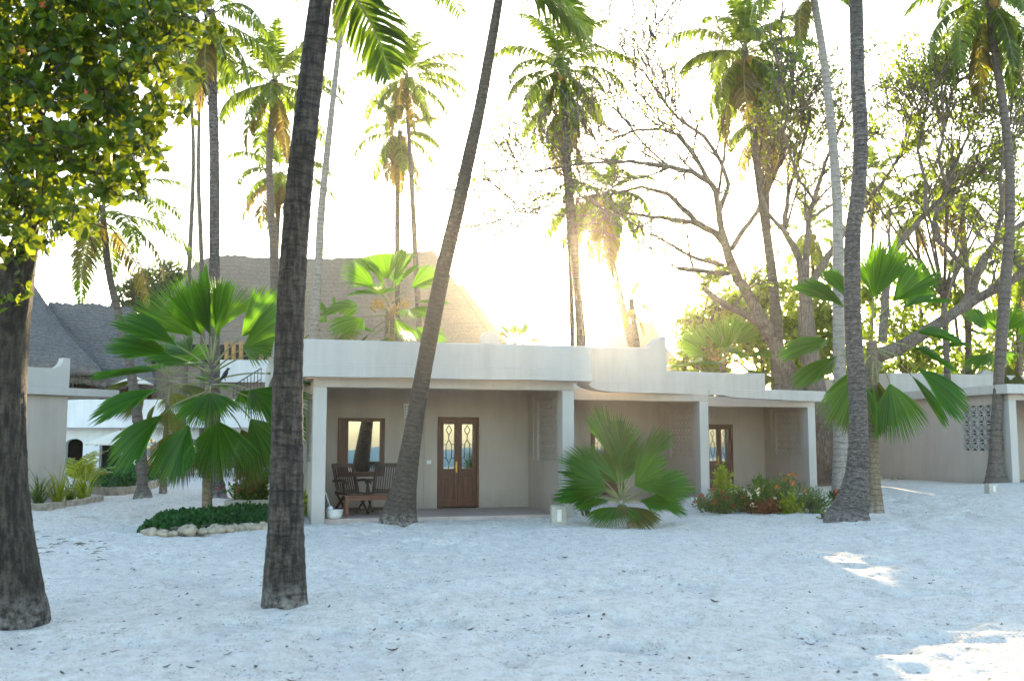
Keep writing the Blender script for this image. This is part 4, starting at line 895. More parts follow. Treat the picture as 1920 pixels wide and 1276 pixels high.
def grow(mb, tips, p, d, L, r, depth, rg, up=.25, wig=.26, nsub=3, mats=0):
    n = 5; pts = [p.copy()]; q_ = p.copy(); dd = d.normalized()
    for i in range(n):
        dd = (dd*1.25+Vector((rg.gauss(0, wig), rg.gauss(0, wig*.7), rg.gauss(up*.35, wig)))*.42).normalized(); q_ = q_+dd*L/n; pts.append(q_.copy())
    mb.tube(pts, [max(.017, r*(1-.7*i/n)) for i in range(n+1)], 5 if depth else 4, mats, False)
    if depth == 0: tips.append((pts[-1], dd)); tips.append((pts[3], dd)); return
    for k in range(nsub):
        t = rg.uniform(.3, 1); i = min(int(t*n), n-1); b = pts[i].lerp(pts[i+1], t*n-i)
        s_ = (dd+Vector((rg.gauss(0, .75), rg.gauss(0, .6), rg.gauss(up, .6)))).normalized()
        grow(mb, tips, b, s_, L*rg.uniform(.5, .75), r*.58, depth-1, rg, up, wig, nsub, mats)
    tips.append((pts[-1], dd))
def limb_tree(label, base_px, Y, tr, limbs, seed, mat='bark_tree', leafmat='leaf_tree', leaf=.13, per=3, nb=5, bl=2.2, skip=0.0, up=.3, name='spreading_tree', ground=True):
    rg = random.Random(seed); b = P(*base_px, Y); root = thing(name, label, 'tree', (b.x, b.y, gz(b.x, b.y)))
    lob = lambda a, i, L: 1+.07*math.sin(3*a+L*.5)+.05*math.sin(5*a-L)+.03*math.sin(9*a+L*2)
    trunk(root, tr, [Y]*len(tr), mat, .15, 20, ground, 9, 0, 1.3, .015, lobes=lob)
    cr = MB()
    for pts, dy, tw in limbs:
        n = len(pts); w = [P(x, y, Y+dy*i/(n-1)) for i, (x, y, _) in enumerate(pts)]; r_ = [MW(c, Y)/2*1.2 for _, _, c in pts]
        o, ro = [], []
        for i in range(n-1):
            k = max(2, int((w[i+1]-w[i]).length/.3))
            for j in range(k): t = j/k; o.append(w[i].lerp(w[i+1], t)+Vector((rg.gauss(0, .012), rg.gauss(0, .012), rg.gauss(0, .012)))); ro.append((r_[i]+(r_[i+1]-r_[i])*t)*rg.uniform(.95, 1.05))
        o.append(w[-1]); ro.append(r_[-1])
        m = MB(); m.tube(o, ro, 9, 0, True, .03, rg); tips = []
        for k in range(int(nb*tw)):
            t = 1-rg.random()**1.3*.72; x = t*(len(o)-1); i = min(int(x), len(o)-2); p = o[i].lerp(o[i+1], x-i); d = (o[i+1]-o[i]).normalized()
            d = (d*.9+Vector((rg.gauss(0, .55), rg.gauss(0, .5), rg.gauss(up, .5)))).normalized()
            grow(m, tips, p, d, bl*rg.uniform(.6, 1.1), min(ro[i]*.6, .065), 2, rg, up)
        m.build('branch', mat, root)
        for p, d in tips:
            if rg.random() < skip: continue
            k = rg.randint(max(1, per-2), per+2)
            cr.leaves([p+Vector((rg.gauss(0, .11), rg.gauss(0, .11), rg.gauss(0, .10))) for _ in range(k)], leaf, .42, 0, rg, tuple(d*.4))
    if cr.v: cr.build('crown', leafmat, root)
    return root
limb_tree('bare spreading tree with a pale forked trunk leaning left over the roofs', (1510, 860), 34,
    [(1383, 524, 17), (1400, 548, 20), (1423, 592, 24), (1440, 622, 26), (1457, 654, 28), (1472, 690, 34), (1484, 726, 42), (1500, 800, 50)],
    [([(1384, 526, 17), (1371, 495, 16), (1363, 468, 15), (1352, 428, 11), (1348, 395, 10), (1341, 357, 9), (1335, 344, 8), (1298, 322, 8), (1237, 310, 7), (1180, 303, 5), (1075, 307, 4), (1001, 323, 2.5)], -3, 1.6),
     ([(1341, 357, 8), (1321, 327, 7), (1301, 286, 6.5), (1271, 253, 6), (1237, 241, 5), (1193, 244, 4), (1136, 266, 3)], 2, 1.3),
     ([(1348, 400, 9), (1366, 345, 7), (1352, 303, 6.5), (1321, 256, 6), (1271, 222, 5), (1240, 185, 4), (1220, 152, 3), (1190, 105, 2)], 1, 1.9),
     ([(1360, 458, 12), (1341, 437, 11), (1304, 414, 9), (1254, 364, 7), (1203, 350, 5), (1150, 362, 4), (1090, 372, 3), (1000, 395, 1.5)], -2, 1.2),
     ([(1340, 437, 10), (1299, 417, 8), (1242, 408, 7), (1170, 398, 5), (1090, 404, 3.5), (1001, 398, 2)], 3, 1.1),
     ([(1372, 466, 9), (1395, 430, 8), (1420, 398, 7), (1440, 360, 6), (1470, 290, 5), (1490, 220, 3)], 2, 1.2),
     ([(1366, 513, 8), (1330, 510, 8), (1300, 506, 8), (1273, 503, 7)], -1, .2),
     ([(1355, 496, 7), (1327, 490, 7), (1290, 478, 5.5), (1262, 462, 5), (1240, 448, 4), (1217, 437, 2.5)], -2, .4),
     ([(1450, 640, 12), (1425, 608, 12), (1400, 590, 12), (1355, 569, 11), (1335, 555, 10), (1320, 541, 9)], -2, .1),
     ([(1344, 380, 6), (1352, 330, 5), (1360, 270, 4.5), (1375, 200, 3.5), (1390, 140, 2.5)], 3, 1.2)], 41, leaf=.15, per=2, nb=10, bl=2.5, skip=.5)
limb_tree('shaggy old tree with a thick stringy trunk between the bare tree and the ringed palm', (1543, 885), 33,
    [(1506, 520, 20), (1510, 560, 24), (1511, 605, 30), (1516, 650, 34), (1530, 740, 38), (1540, 800, 40), (1543, 878, 44)],
    [([(1507, 525, 18), (1500, 490, 13), (1485, 456, 11), (1470, 434, 9), (1478, 360, 7), (1500, 290, 5), (1520, 220, 3)], 2, 1.4),
     ([(1510, 520, 13), (1512, 470, 10), (1518, 400, 8), (1540, 330, 6), (1560, 270, 4), (1590, 200, 2.5)], 1, 1.4),
     ([(1512, 545, 14), (1535, 508, 13), (1560, 470, 11), (1600, 410, 9), (1650, 350, 7), (1690, 290, 5), (1710, 210, 3)], 3, 1.7),
     ([(1478, 440, 8), (1440, 400, 6), (1420, 330, 5), (1430, 240, 3.5), (1450, 170, 2)], 2, 1.5),
     ([(1530, 380, 6), (1500, 340, 5), (1470, 250, 4), (1480, 180, 2)], -2, 1.4)], 42, leaf=.16, per=4, nb=8, bl=2.1, skip=.36)
limb_tree('wide tree with long rising limbs on the right, behind the big fan palm', (1600, 850), 32,
    [(1645, 660, 26), (1635, 690, 28), (1620, 740, 32), (1606, 800, 36), (1600, 850, 42)],
    [([(1640, 668, 24), (1680, 654, 22), (1722, 631, 19), (1760, 606, 18), (1795, 583, 17), (1851, 550, 14), (1894, 527, 12), (1930, 505, 10), (1990, 470, 7)], -2, .7),
     ([(1800, 580, 16), (1820, 556, 15), (1832, 513, 14), (1848, 480, 13), (1868, 456, 12), (1900, 432, 11), (1940, 405, 8), (1990, 340, 5)], 2, 1.2),
     ([(1836, 505, 10), (1823, 513, 9), (1800, 490, 9), (1775, 465, 8.5), (1755, 448, 8), (1750, 425, 8), (1756, 398, 7), (1775, 350, 6), (1800, 290, 5), (1830, 220, 3)], 1, 1.8),
     ([(1655, 640, 14), (1660, 560, 13), (1668, 482, 11), (1699, 442, 10), (1736, 400, 9), (1780, 362, 8), (1825, 337, 6), (1880, 290, 4)], 2, 1.6),
     ([(1868, 456, 9), (1880, 400, 7), (1875, 330, 6), (1890, 250, 4), (1900, 180, 2.5)], -1, 1.6),
     ([(1736, 400, 7), (1735, 340, 6), (1720, 280, 5), (1735, 220, 3)], 1, 1.6),
     ([(1775, 350, 6), (1760, 300, 5), (1770, 240, 4), (1765, 180, 2.5)], -1, 1.6)], 43, leaf=.17, per=4, nb=8, bl=2.2, skip=.24)
def leafy(label, blobs, Y, n, size, mat, seed, trunk_px=None, dy=4.0, name='leafy_tree', cat='tree', barkm='bark_far', aspect=.45, kind=None):
    rg = random.Random(seed); bx, by, br = blobs[0]; b = P(trunk_px[0] if trunk_px else bx, 800, Y)
    root = thing(name, label, cat, (b.x, b.y, gz(b.x, b.y)))
    m = MB(); mt = MB(); base = Vector((b.x, b.y, gz(b.x, b.y))); fork = P(trunk_px[0], trunk_px[1], Y) if trunk_px else base+Vector((0, 0, 1))
    mt.tube([base-Vector((0, 0, .2)), base.lerp(fork, .5)+Vector((.1, 0, 0)), fork], [MW(14, Y)*.7, MW(11, Y)*.6, MW(9, Y)*.6], 8)
    area = sum(r*r for _, _, r in blobs)
    for x, y, r in blobs:
        c = P(x, y, Y+rg.uniform(-.5, .5)*dy*.6); rr = MW(r, Y); mt.tube([fork, fork.lerp(c, .5)+Vector((0, 0, .2)), c], [MW(7, Y)*.5, MW(4, Y)*.5, .02], 6)
        k = int(n*r*r/area); subs = [in_blob(rg, c, rr*.9, (1, .9, .95)) for _ in range(max(8, k//26))]
        for s_ in subs:
            mt.tube([c.lerp(s_, .25), s_], [.03, .012], 4, 0, False)
            out = (s_-c).normalized()*.5 if (s_-c).length > .01 else Vector((0, 0, 1))
            m.leaves([s_+Vector((rg.gauss(0, .30), rg.gauss(0, .30), rg.gauss(0, .24)))*min(1.5, rr*.55) for _ in range(26)], size, aspect, 0, rg, tuple(out+Vector((0, 0, -.25))))
    mt.build('trunk', barkm, root); m.build('crown', mat, root); return root
leafy('dense dark green tree behind the trunk of the bare spreading tree', [(1420, 570, 70), (1390, 620, 80), (1460, 640, 80), (1440, 540, 40), (1480, 590, 60), (1350, 660, 60), (1500, 680, 60)], 46, 5200, .34, 'leaf_tree', 51, (1430, 720))
leafy('sunlit yellow-green tree just right of the sun over the low roof', [(1325, 620, 56), (1305, 655, 45), (1345, 570, 45), (1300, 600, 28), (1310, 690, 50), (1335, 510, 30)], 42, 2600, .30, 'leaf_tree', 52, (1300, 720))
leafy('leafy tree between the shaggy trunk and the ringed palm', [(1570, 560, 60), (1540, 620, 60), (1600, 640, 60), (1575, 500, 40), (1545, 690, 60), (1640, 700, 60)], 44, 2800, .32, 'leaf_tree', 53, (1575, 720))
leafy('bright loose-leaved tree behind the big right fan palm', [(1690, 520, 50), (1740, 560, 50), (1670, 600, 60), (1720, 650, 50), (1760, 660, 50), (1640, 560, 44), (1700, 680, 60)], 44, 2100, .30, 'leaf_tree', 54, (1700, 720))
leafy('dark tree filling the right edge behind the far bungalow', [(1900, 620, 60), (1930, 560, 60), (1870, 670, 50), (1920, 690, 60), (1910, 480, 40), (1945, 400, 50), (1840, 690, 36), (1790, 690, 30)], 45, 2500, .32, 'leaf_tree', 55, (1910, 740))
leafy('dome-crowned tree far behind the left thatched roofs', [(285, 540, 42), (250, 562, 34), (315, 530, 38), (345, 545, 36), (230, 580, 20), (300, 575, 40)], 74, 4200, .42, 'leaf_dark', 56, (290, 640), dy=3)
leafy('low leafy tree with hanging growth beneath the spreading limbs above the right fan palm', [(1700, 270, 50), (1780, 250, 55), (1850, 230, 55), (1650, 250, 45), (1830, 330, 45), (1780, 370, 40), (1730, 340, 40), (1900, 260, 50), (1890, 350, 46), (1560, 230, 40), (1500, 200, 36)], 35, 1500, .20, 'leaf_tree', 57, (1770, 560), dy=5)
# far woods that close the horizon
rg = random.Random(77); m = MB()
for k in range(520):
    x = rg.uniform(-110, 110); y = rg.uniform(88, 100); h = rg.uniform(3.5, 7.0)
    c = Vector((x, y, h*.55)); pts = [in_blob(rg, c, 1, (2.2, 2.2, h*.5)) for _ in range(22)]
    m.leaves(pts, .95, .55, 0, rg)
tag(m.build('woods', 'leaf_dark', None), kind='stuff')
hh = thing('thatched_house', 'hazy far thatched roof low over the parapet, right of the sun', 'house', (P(1180, 700, 70).x, 70, 0))
m = MB(); thatch_patch(m, [[P(1085, 705, 66), P(1180, 706, 66), P(1275, 705, 66)], [P(1135, 650, 69), P(1180, 650, 69), P(1240, 650, 69)], [P(1160, 612, 72), P(1190, 606, 72), P(1222, 600, 72)]], 30, 18)
thatch_patch(m, [[P(1275, 705, 66), P(1285, 700, 72), P(1290, 700, 78)], [P(1240, 650, 69), P(1246, 650, 72), P(1250, 650, 75)], [P(1222, 600, 72), P(1223, 600, 72.5), P(1224, 600, 73)]], 16, 14)
thatch_patch(m, [[P(1085, 705, 66), P(1075, 700, 72), P(1065, 700, 78)], [P(1135, 650, 69), P(1130, 650, 72), P(1125, 650, 75)], [P(1160, 612, 72), P(1159, 612, 72.5), P(1158, 612, 73)]], 16, 14)
m.build('roof', 'thatch_brown', hh)
m = MB(); T7 = frame(0, 68, 0); m.box(T7, X(1110, 68), X(1255, 68), 0, 6, -.3, 5.5); m.build('wall', 'plaster_taupe', hh, False)
# ------------------------------------------------------------------ beds and shrubs
def poly_pts(poly, n, rg):
    xs = [p[0] for p in poly]; ys = [p[1] for p in poly]; o = []
    while len(o) < n:
        x, y = rg.uniform(min(xs), max(xs)), rg.uniform(min(ys), max(ys)); ins = False; j = len(poly)-1
        for i in range(len(poly)):
            (xi, yi), (xj, yj) = poly[i], poly[j]
            if (yi > y) != (yj > y) and x < (xj-xi)*(y-yi)/(yj-yi)+xi: ins = not ins
            j = i
        if ins:
            d = min(_segd(x, y, poly[i], poly[i-1]) for i in range(len(poly))); o.append((x, y, d))
    return o
def _segd(x, y, a, b):
    ax, ay = a; bx, by = b; L = (bx-ax)**2+(by-ay)**2; t = max(0, min(1, ((x-ax)*(bx-ax)+(y-ay)*(by-ay))/L)) if L else 0
    return math.hypot(x-ax-t*(bx-ax), y-ay-t*(by-ay))
def ground_cover(name, px_poly, h, n, size, mat, seed, edge=.35, label=None, cat=None):
    rg = random.Random(seed); poly = [tuple(G(*p).xy) for p in px_poly]; m = MB()
    for x, y, d in poly_pts(poly, n, rg):
        z = gz(x, y)+h*(min(1, d/edge)**.6)*rg.uniform(.35, 1.0)*(.75+.5*float(vnoise(np.array([x*1.5]), np.array([y*1.5]))[0]))
        m.leaves([(x, y, z)], size, .6, 0, rg, (0, -.15, .45), .2)
    cx, cy = sum(p[0] for p in poly)/len(poly), sum(p[1] for p in poly)/len(poly)
    vs = [(x, y, gz(x, y)-.02) for x, y in poly]+[(cx+(x-cx)*.9, cy+(y-cy)*.9, gz(x, y)+h*.42) for x, y in poly]+[(cx, cy, gz(cx, cy)+h*.5)]; N = len(poly)
    m.add([Vector(v) for v in vs], [(i, (i+1) % N, (i+1) % N+N, i+N) for i in range(N)]+[(i+N, (i+1) % N+N, 2*N) for i in range(N)], 1)
    o = m.build(name, [mat, 'earth'], None); tag(o, label, cat, kind='stuff'); return o
ground_cover('ground_cover', [(256, 1000), (275, 986), (330, 976), (380, 968), (450, 966), (560, 968), (560, 986), (500, 990), (440, 992), (380, 996), (310, 1003)], .24, 9000, .075, 'leaf_cover', 61)
ground_cover('ground_cover', [(172, 917), (172, 899), (230, 896), (300, 897), (306, 903), (285, 910), (262, 918), (215, 920)], .50, 5200, .13, 'leaf_cover', 62, .5)
ground_cover('ground_cover', [(1648, 909), (1645, 900), (1690, 899), (1700, 905), (1690, 910)], .34, 1500, .10, 'leaf_cover', 63, .4)
ground_cover('ground_cover', [(1520, 912), (1520, 893), (1600, 893), (1600, 905), (1590, 912)], .5, 2200, .11, 'leaf_cover', 64, .5)
def stones(line, n, seed, size, group, label):
    rg = random.Random(seed); pts = [G(*p) for p in line]; L = [0]
    for a, b in zip(pts, pts[1:]): L.append(L[-1]+(b-a).length)
    for k in range(n):
        s_ = L[-1]*(k+rg.uniform(.2, .8))/n; i = max(j for j in range(len(L)-1) if L[j] <= s_); q_ = pts[i].lerp(pts[i+1], (s_-L[i])/(L[i+1]-L[i]))
        r_ = size*rg.uniform(.6, 1.25); m = MB(); z = gz(q_.x, q_.y); m.origin = Vector((q_.x, q_.y, z))
        m.blob((q_.x+rg.gauss(0, .03), q_.y+rg.gauss(0, .05), z+r_*.35), r_, (rg.uniform(.9, 1.4), rg.uniform(.8, 1.1), rg.uniform(.6, .85)), 0, rg, .32, 12, 8)
        tag(m.build('border_stone', 'coral_stone', None), label, 'stone', group)
stones([(268, 1002), (310, 1006), (380, 999), (440, 994), (500, 992), (560, 988)], 26, 71, .10, 'stones edging the left ground-cover bed', 'pale coral stone edging the front of the left ground-cover bed')
stones([(1195, 972), (1232, 975), (1215, 983), (1185, 986)], 9, 72, .09, 'stones under the low fan palm', 'brownish coral stone at the foot of the low stemless fan palm')
stones([(1642, 911), (1690, 912), (1704, 906)], 9, 73, .13, 'stones edging the right ground cover', 'pale coral stone edging the ground cover beside the far bungalow wall')
stones([(1400, 948), (1450, 950), (1500, 951), (1545, 950)], 10, 74, .09, 'stones edging the flower bed', 'small pale stone at the front of the rusty flower bed before the third porch')
def kerb(line, w, h, label):
    m = MB(); pts = [G(*p) for p in line]; rg = random.Random(9); o = []
    for a, b in zip(pts, pts[1:]):
        n = max(2, int((b-a).length/.12)); o += [a.lerp(b, i/n) for i in range(n)]
    o.append(pts[-1]); vs = []
    for i, q_ in enumerate(o):
        d = (o[min(i+1, len(o)-1)]-o[max(i-1, 0)]).normalized(); s_ = Vector((d.y, -d.x, 0)); z = gz(q_.x, q_.y); j = lambda: rg.uniform(-.02, .02)
        for a_, b_ in ((-1, -.15), (-.9, h), (.9, h), (1, -.15)): vs.append(q_+s_*a_*w/2+Vector((j(), j(), z+b_+j())))
    N = len(o); fs = [(i*4+k, (i+1)*4+k, (i+1)*4+k+1, i*4+k+1) for i in range(N-1) for k in range(3)]+[(0, 1, 2, 3), tuple((N-1)*4+k for k in (3, 2, 1, 0))]
    m.origin = o[0]; m.add(vs, fs, 0); tag(m.build('stone_kerb', 'coral_stone', None), label, 'kerb')
kerb([(30, 958), (90, 954), (150, 947), (186, 940)], .22, .13, 'low coral kerb in front of the spiky yellow-green plants at left')
kerb([(172, 925), (215, 926), (262, 922), (300, 908)], .25, .20, 'low pale kerb along the front of the far clipped hedge')
def blades(mb, c, n, L, w, rg, el=(25, 85), mi=0, curl=1.0):
    for _ in range(n):
        az = rg.uniform(0, 6.28); e = R(rg.uniform(*el)); l = L*rg.uniform(.6, 1.1); p = Vector(c)+Vector((rg.gauss(0, .05), rg.gauss(0, .05), 0)); sd = Vector((-math.sin(az), math.cos(az), 0))*w/2; vs = []; k = 5
        for i in range(k+1):
            f = 1-.85*(i/k)**1.5; vs += [p-sd*f, p+sd*f]; p = p+dirv(az, e)*l/k; e -= R(28)*curl*rg.uniform(.6, 1.2)*(i/k+.2)
        mb.add(vs, [(2*i, 2*i+1, 2*i+3, 2*i+2) for i in range(k)], mi)
def spiky(px, py, L, n, mat, label, seed, w=.03, name='spiky_plant', z=0, curl=1.0, el=(25, 85)):
    rg = random.Random(seed); g = G(px, py); g.z = gz(g.x, g.y); root = MB(); root.origin = g.copy(); blades(root, g, n, L, w, rg, el, 0, curl); return tag(root.build(name, mat, None), label, 'plant')
spiky(72, 944, 1.0, 70, 'leaf_shrub', 'arching green strappy plant nearest the big left trunk', 81)
spiky(108, 943, 1.1, 80, 'leaf_yellow', 'arching yellow-green strappy plant in the middle of the left bed', 82)
spiky(155, 941, 1.0, 90, 'leaf_yellow', 'stiff upright variegated plant at the right end of the left bed', 83, .028, el=(45, 88), curl=.4)
spiky(130, 936, 1.1, 60, 'leaf_shrub', 'thin grassy plant at the back of the left bed', 84)
# golden areca
rg = random.Random(85); g = G(140, 922); g.z = gz(g.x, g.y); ar = thing('areca_palm', 'bright yellow-green feathery palm beside the left bungalow wall', 'plant', g)
for k in range(13):
    m = MB(); coco_frond(m, g+Vector((rg.gauss(0, .1), rg.gauss(0, .1), 0)), rg.uniform(0, 6.28), R(rg.uniform(50, 86)), rg.uniform(1.1, 1.75), R(75), 18, .42, .05, .35, rg, (0, 0, 0), .014, .3); m.build('frond', ['leaf_yellow', 'petiole'], ar)
def shrub(label, px, py, wpx, hpx, n, size, mat, seed, flowers=None, nf=0, name='shrub', aspect=.4, bias=(0, -.1, .4), Y=None, z0=0.0, fsize=.05):
    rg = random.Random(seed); g = P(px, py, Y) if Y else G(px, py); g.z = gz(g.x, g.y)+z0; Y = g.y; root = thing(name, label, 'plant', g)
    w, h = MW(wpx, Y)/2, MW(hpx, Y); m = MB(); st = MB(); tips = []
    for k in range(max(7, n//60)):
        a = rg.uniform(0, 6.28); q_ = math.sqrt(rg.random()); t = g+Vector((math.cos(a)*q_*w, math.sin(a)*q_*min(w, .8)*.8, h*(.95-.55*q_*q_)*rg.uniform(.65, 1.08))); tips.append(t)
        b = g+Vector((math.cos(a)*q_*w*.3, math.sin(a)*q_*w*.2, 0)); st.tube([b, b.lerp(t, .55)+Vector((0, 0, .06)), t], [.012, .009, .004], 4, 0, False)
        nn = n//max(7, n//60); pts = []
        for i in range(nn):
            s_ = rg.random()**.6; pts.append(b.lerp(t, s_)+Vector((rg.gauss(0, .10), rg.gauss(0, .10), rg.gauss(0, .07)))*(.5+w*.5))
        m.leaves(pts, size, aspect, 0, rg, bias)
    m.build('foliage', mat, root); st.build('stems', 'bark_far', root)
    for k in range(nf):
        t = rg.choice(tips)+Vector((rg.gauss(0, w*.14), -.06+rg.gauss(0, .06), rg.gauss(.01, h*.10))); f = MB()
        f.leaves([t+Vector((rg.gauss(0, fsize*.4), rg.gauss(0, fsize*.4), rg.gauss(0, fsize*.4))) for _ in range(9)], fsize, .7, 0, rg, (0, -.5, .5)); tag(f.build('flower', flowers, root), kind='stuff')
    return root
shrub('leafy bush covered in red blossom in a white planter left of the first porch', 478, 948, 95, 72, 1500, .12, 'leaf_shrub', 91, 'flower_red', 26, Y=22.6, z0=.1)
spiky(492, 950, .9, 30, 'leaf_yellow', 'strappy yellowish plant at the front of the red-blossomed bush', 92, .035)
pg = P(490, 960, 22.2); m = MB(); m.origin = Vector((pg.x, pg.y, 0)); Tp = frame(pg.x-.75, pg.y-.28, R(8)); m.box(Tp, 0, 1.6, 0, .14, -.2, .26); m.box(Tp, 0, 1.6, .9, 1.04, -.2, .26); m.box(Tp, 0, .14, .14, .9, -.2, .258); m.box(Tp, 1.46, 1.6, .14, .9, -.2, .258); m.box(Tp, .14, 1.46, .14, .9, -.2, .18)
tag(m.build('planter', 'plaster_white', None, False, .02), 'low white planter box under the red-blossomed bush', 'planter')
shrub('flat-topped dark green bush against the left bungalow wall', 92, 928, 46, 48, 500, .13, 'leaf_cover', 93, bias=(0, 0, .9))
shrub('sprig of green leaves showing right of the dark foreground trunk', 566, 946, 24, 62, 190, .14, 'leaf_yellow', 94, Y=20.4)
shrub('tall yellow-leaved shrub in front of the third porch door', 1362, 940, 40, 96, 650, .12, 'leaf_yellow', 95, Y=23.2)
shrub('bright green round-leaved shrub in the middle of the flower bed', 1432, 938, 44, 66, 420, .17, 'leaf_shrub', 96, aspect=.55, Y=23.0)
shrub('low groundcover bush with small red blossom at the left end of the flower bed', 1352, 948, 90, 44, 1500, .07, 'leaf_shrub', 97, 'flower_red', 16, Y=21.8, fsize=.05)
shrub('dull green bush with small cream flowers in the flower bed', 1400, 950, 90, 54, 1400, .08, 'leaf_shrub', 98, 'flower_cream', 14, Y=21.9)
shrub('wispy green bush tipped with orange flowers toward the right of the flower bed', 1478, 950, 110, 76, 2000, .085, 'leaf_shrub', 99, 'flower_orange', 10, Y=22.0, aspect=.22)
shrub('rust-leaved low bush at the front middle of the flower bed', 1440, 953, 80, 30, 900, .07, 'leaf_rust', 100, Y=21.5)
shrub('pale variegated bush in front of the wispy bush', 1484, 952, 40, 40, 300, .10, 'leaf_yellow', 101, Y=21.4)
shrub('grassy sprawling bush at the right end of the flower bed', 1525, 952, 60, 50, 900, .09, 'leaf_shrub', 102, Y=21.6, aspect=.2)
shrub('small red torch-flowered plant at the foot of the pale slim palm', 1574, 925, 24, 40, 160, .13, 'leaf_cover', 103, 'flower_red', 5, Y=24.5, fsize=.08)
shrub('little green tuft in the sand left of the ringed palm foot', 1542, 980, 14, 20, 30, .10, 'leaf_shrub', 104)
shrub('small yellow-green bush behind the low fan palm, against the second porch', 1100, 955, 34, 125, 500, .11, 'leaf_shrub', 105, Y=20.9)
# ------------------------------------------------------------------ furniture and small things
def folding_chair(label, px, py, Y, yaw, z):
    q_ = P(px, py, Y); T = frame(q_.x, q_.y, yaw, z); root = thing('folding_chair', label, 'chair', T(0, 0, 0))
    W2 = .24; d = 'wood_dark'
    # local: -v is the front; the back leans to +v
    def B(m, a, b, w, h, up=(0, 0, 1)): m.bar(T(*a), T(*b), w, h, up)
    s_ = MB()
    for i in range(7): v = -.24+i*.07; s_.box(T, -W2+.03, W2-.03, v, v+.055, .41, .43)
    for sx in (-1, 1): s_.box(T, sx*W2-.018, sx*W2+.018, -.25, .26, .39, .425)
    s_.build('seat', d, root, False, .003)
    b = MB()
    for sx in (-1, 1): B(b, (sx*W2, .16, .38), (sx*W2, .40, .98), .045, .03)
    B(b, (-W2-.02, .40, .97), (W2+.02, .40, .97), .035, .085); B(b, (-W2, .19, .46), (W2, .19, .46), .03, .05)
    for i in range(9): x = -W2+.045+i*(2*W2-.09)/8; B(b, (x, .195, .47), (x, .39, .94), .028, .014, (0, 1, .3))
    b.build('backrest', d, root, False, .003)
    for sx in (-1, 1):
        x = sx*(W2+.035); l = MB(); B(l, (x, .30, .0), (x, -.22, .44), .03, .042); l.build('leg', d, root, False, .003)
        l = MB(); B(l, (x-sx*.032, -.26, .0), (x-sx*.032, .26, .45), .028, .042); l.build('leg', d, root, False, .003)
        a = MB(); B(a, (x, -.20, .43), (x, -.13, .63), .03, .035)
        pts = [T(x, v, zz) for v, zz in ((.31, .655), (.15, .672), (0, .678), (-.14, .668), (-.24, .64), (-.27, .61))]; a.tube(pts, [.024, .028, .03, .03, .026, .014], 8); a.build('armrest', d, root, False)
    st = MB(); B(st, (-W2, .20, .09), (W2, .20, .09), .025, .04); B(st, (-W2, -.17, .085), (W2, -.17, .085), .025, .04); st.build('stretcher', d, root, False)
    return root
folding_chair('dark slatted folding armchair on the left, beside the porch column', 660, 955, 20.5, YAW+R(24), FL)
folding_chair('dark slatted folding armchair on the right, half behind the leaning palm trunk', 716, 955, 20.7, YAW-R(22), FL)
q_ = P(690, 960, 19.95); TT = frame(q_.x, q_.y, YAW, FL); tb = thing('coffee_table', 'low reddish wooden slatted table in front of the two folding armchairs', 'table', TT(0, 0, 0))
m = MB()
for i in range(6): m.box(TT, -.50, .50, -.24+i*.082, -.24+i*.082+.072, .385, .41)
m.build('tabletop', 'wood_table', tb, False, .003)
m = MB(); m.box(TT, -.44, .44, -.21, -.185, .31, .383); m.box(TT, -.44, .44, .185, .21, .31, .383); m.box(TT, -.46, -.435, -.184, .184, .31, .383); m.box(TT, .435, .46, -.184, .184, .31, .383); m.build('apron', 'wood_table', tb, False)
for a in (-.47, .40):
    for b in (-.22, .15): m = MB(); m.box(TT, a, a+.07, b, b+.07, 0, .384); m.build('leg', 'wood_table', tb, False, .003)
def basin(label, px, Y, r, z):
    q_ = P(px, 960, Y); c = Vector((q_.x, q_.y, z)); root = thing('foot_basin', label, 'basin', c); m = MB()
    m.lathe([(r*.62, 0), (r*.80, .012), (r*.93, .08), (r, .15), (r*1.03, .155), (r*1.02, .165), (r*.95, .158), (r*.86, .08), (r*.70, .03), (.01, .028)], c, 28); m.build('bowl', 'ceramic', root)
    w = MB(); w.lathe([(.005, .118), (r*.9, .12), (r*.9, .121), (.005, .122)], c, 24); w.build('water', 'glass', root)
    return c
c = basin('white foot basin with a scrubbing brush at the foot of the first porch column', 627, 19.25, .165, FL)
m = MB(); m.origin = c+Vector((-.09, .05, .15)); m.blob(c+Vector((-.09, .04, .185)), .06, (1, 1, .8), 0, None, .08); tag(m.build('sponge', 'white_fabric', None), 'pale round sponge resting on the rim of the foot basin', 'sponge')
basin('white foot basin between the low fan palm and the flower bed', 1296, 25.0, .15, gz(4.5, 25)+.0)
Tb = frame(P(615, 950, 19.95).x, P(615, 950, 19.95).y, YAW, FL); m = MB(); m.origin = Tb(0, 0, 0)
m.bar(Tb(.10, .1, .0), Tb(-.06, .12, .46), .36, .02, up=Tb(1, 0, .35)-Tb(0, 0, 0)); tag(m.build('white_board', 'white_plastic', None, False, .004), 'white board leaning against the wall behind the first porch column', 'board')
def bollard(label, px, py, wpx, hpx, Y=None):
    q_ = G(px, py) if Y is None else P(px, py, Y); z = gz(q_.x, q_.y); w = MW(wpx, q_.y); h = MW(hpx, q_.y); T = frame(q_.x, q_.y, R(6), z); root = thing('bollard_light', label, 'garden lamp', (q_.x, q_.y, z))
    m = MB(); m.box(T, -w/2, w/2, 0, w, -.15, h); m.build('block', 'concrete', root, False, .018)
    f = MB(); f.box(T, -w*.14, w*.14, -.02, -.002, h*.12, h*.78); hs = f.build('housing', 'white_plastic', root, False, .004)
    for i in range(4): g_ = MB(); zz = h*.18+i*h*.15; g_.box(T, -w*.12, w*.12, -.034, -.021, zz, zz+h*.06); g_.build('louvre', 'lamp_glass', hs, False, .002)
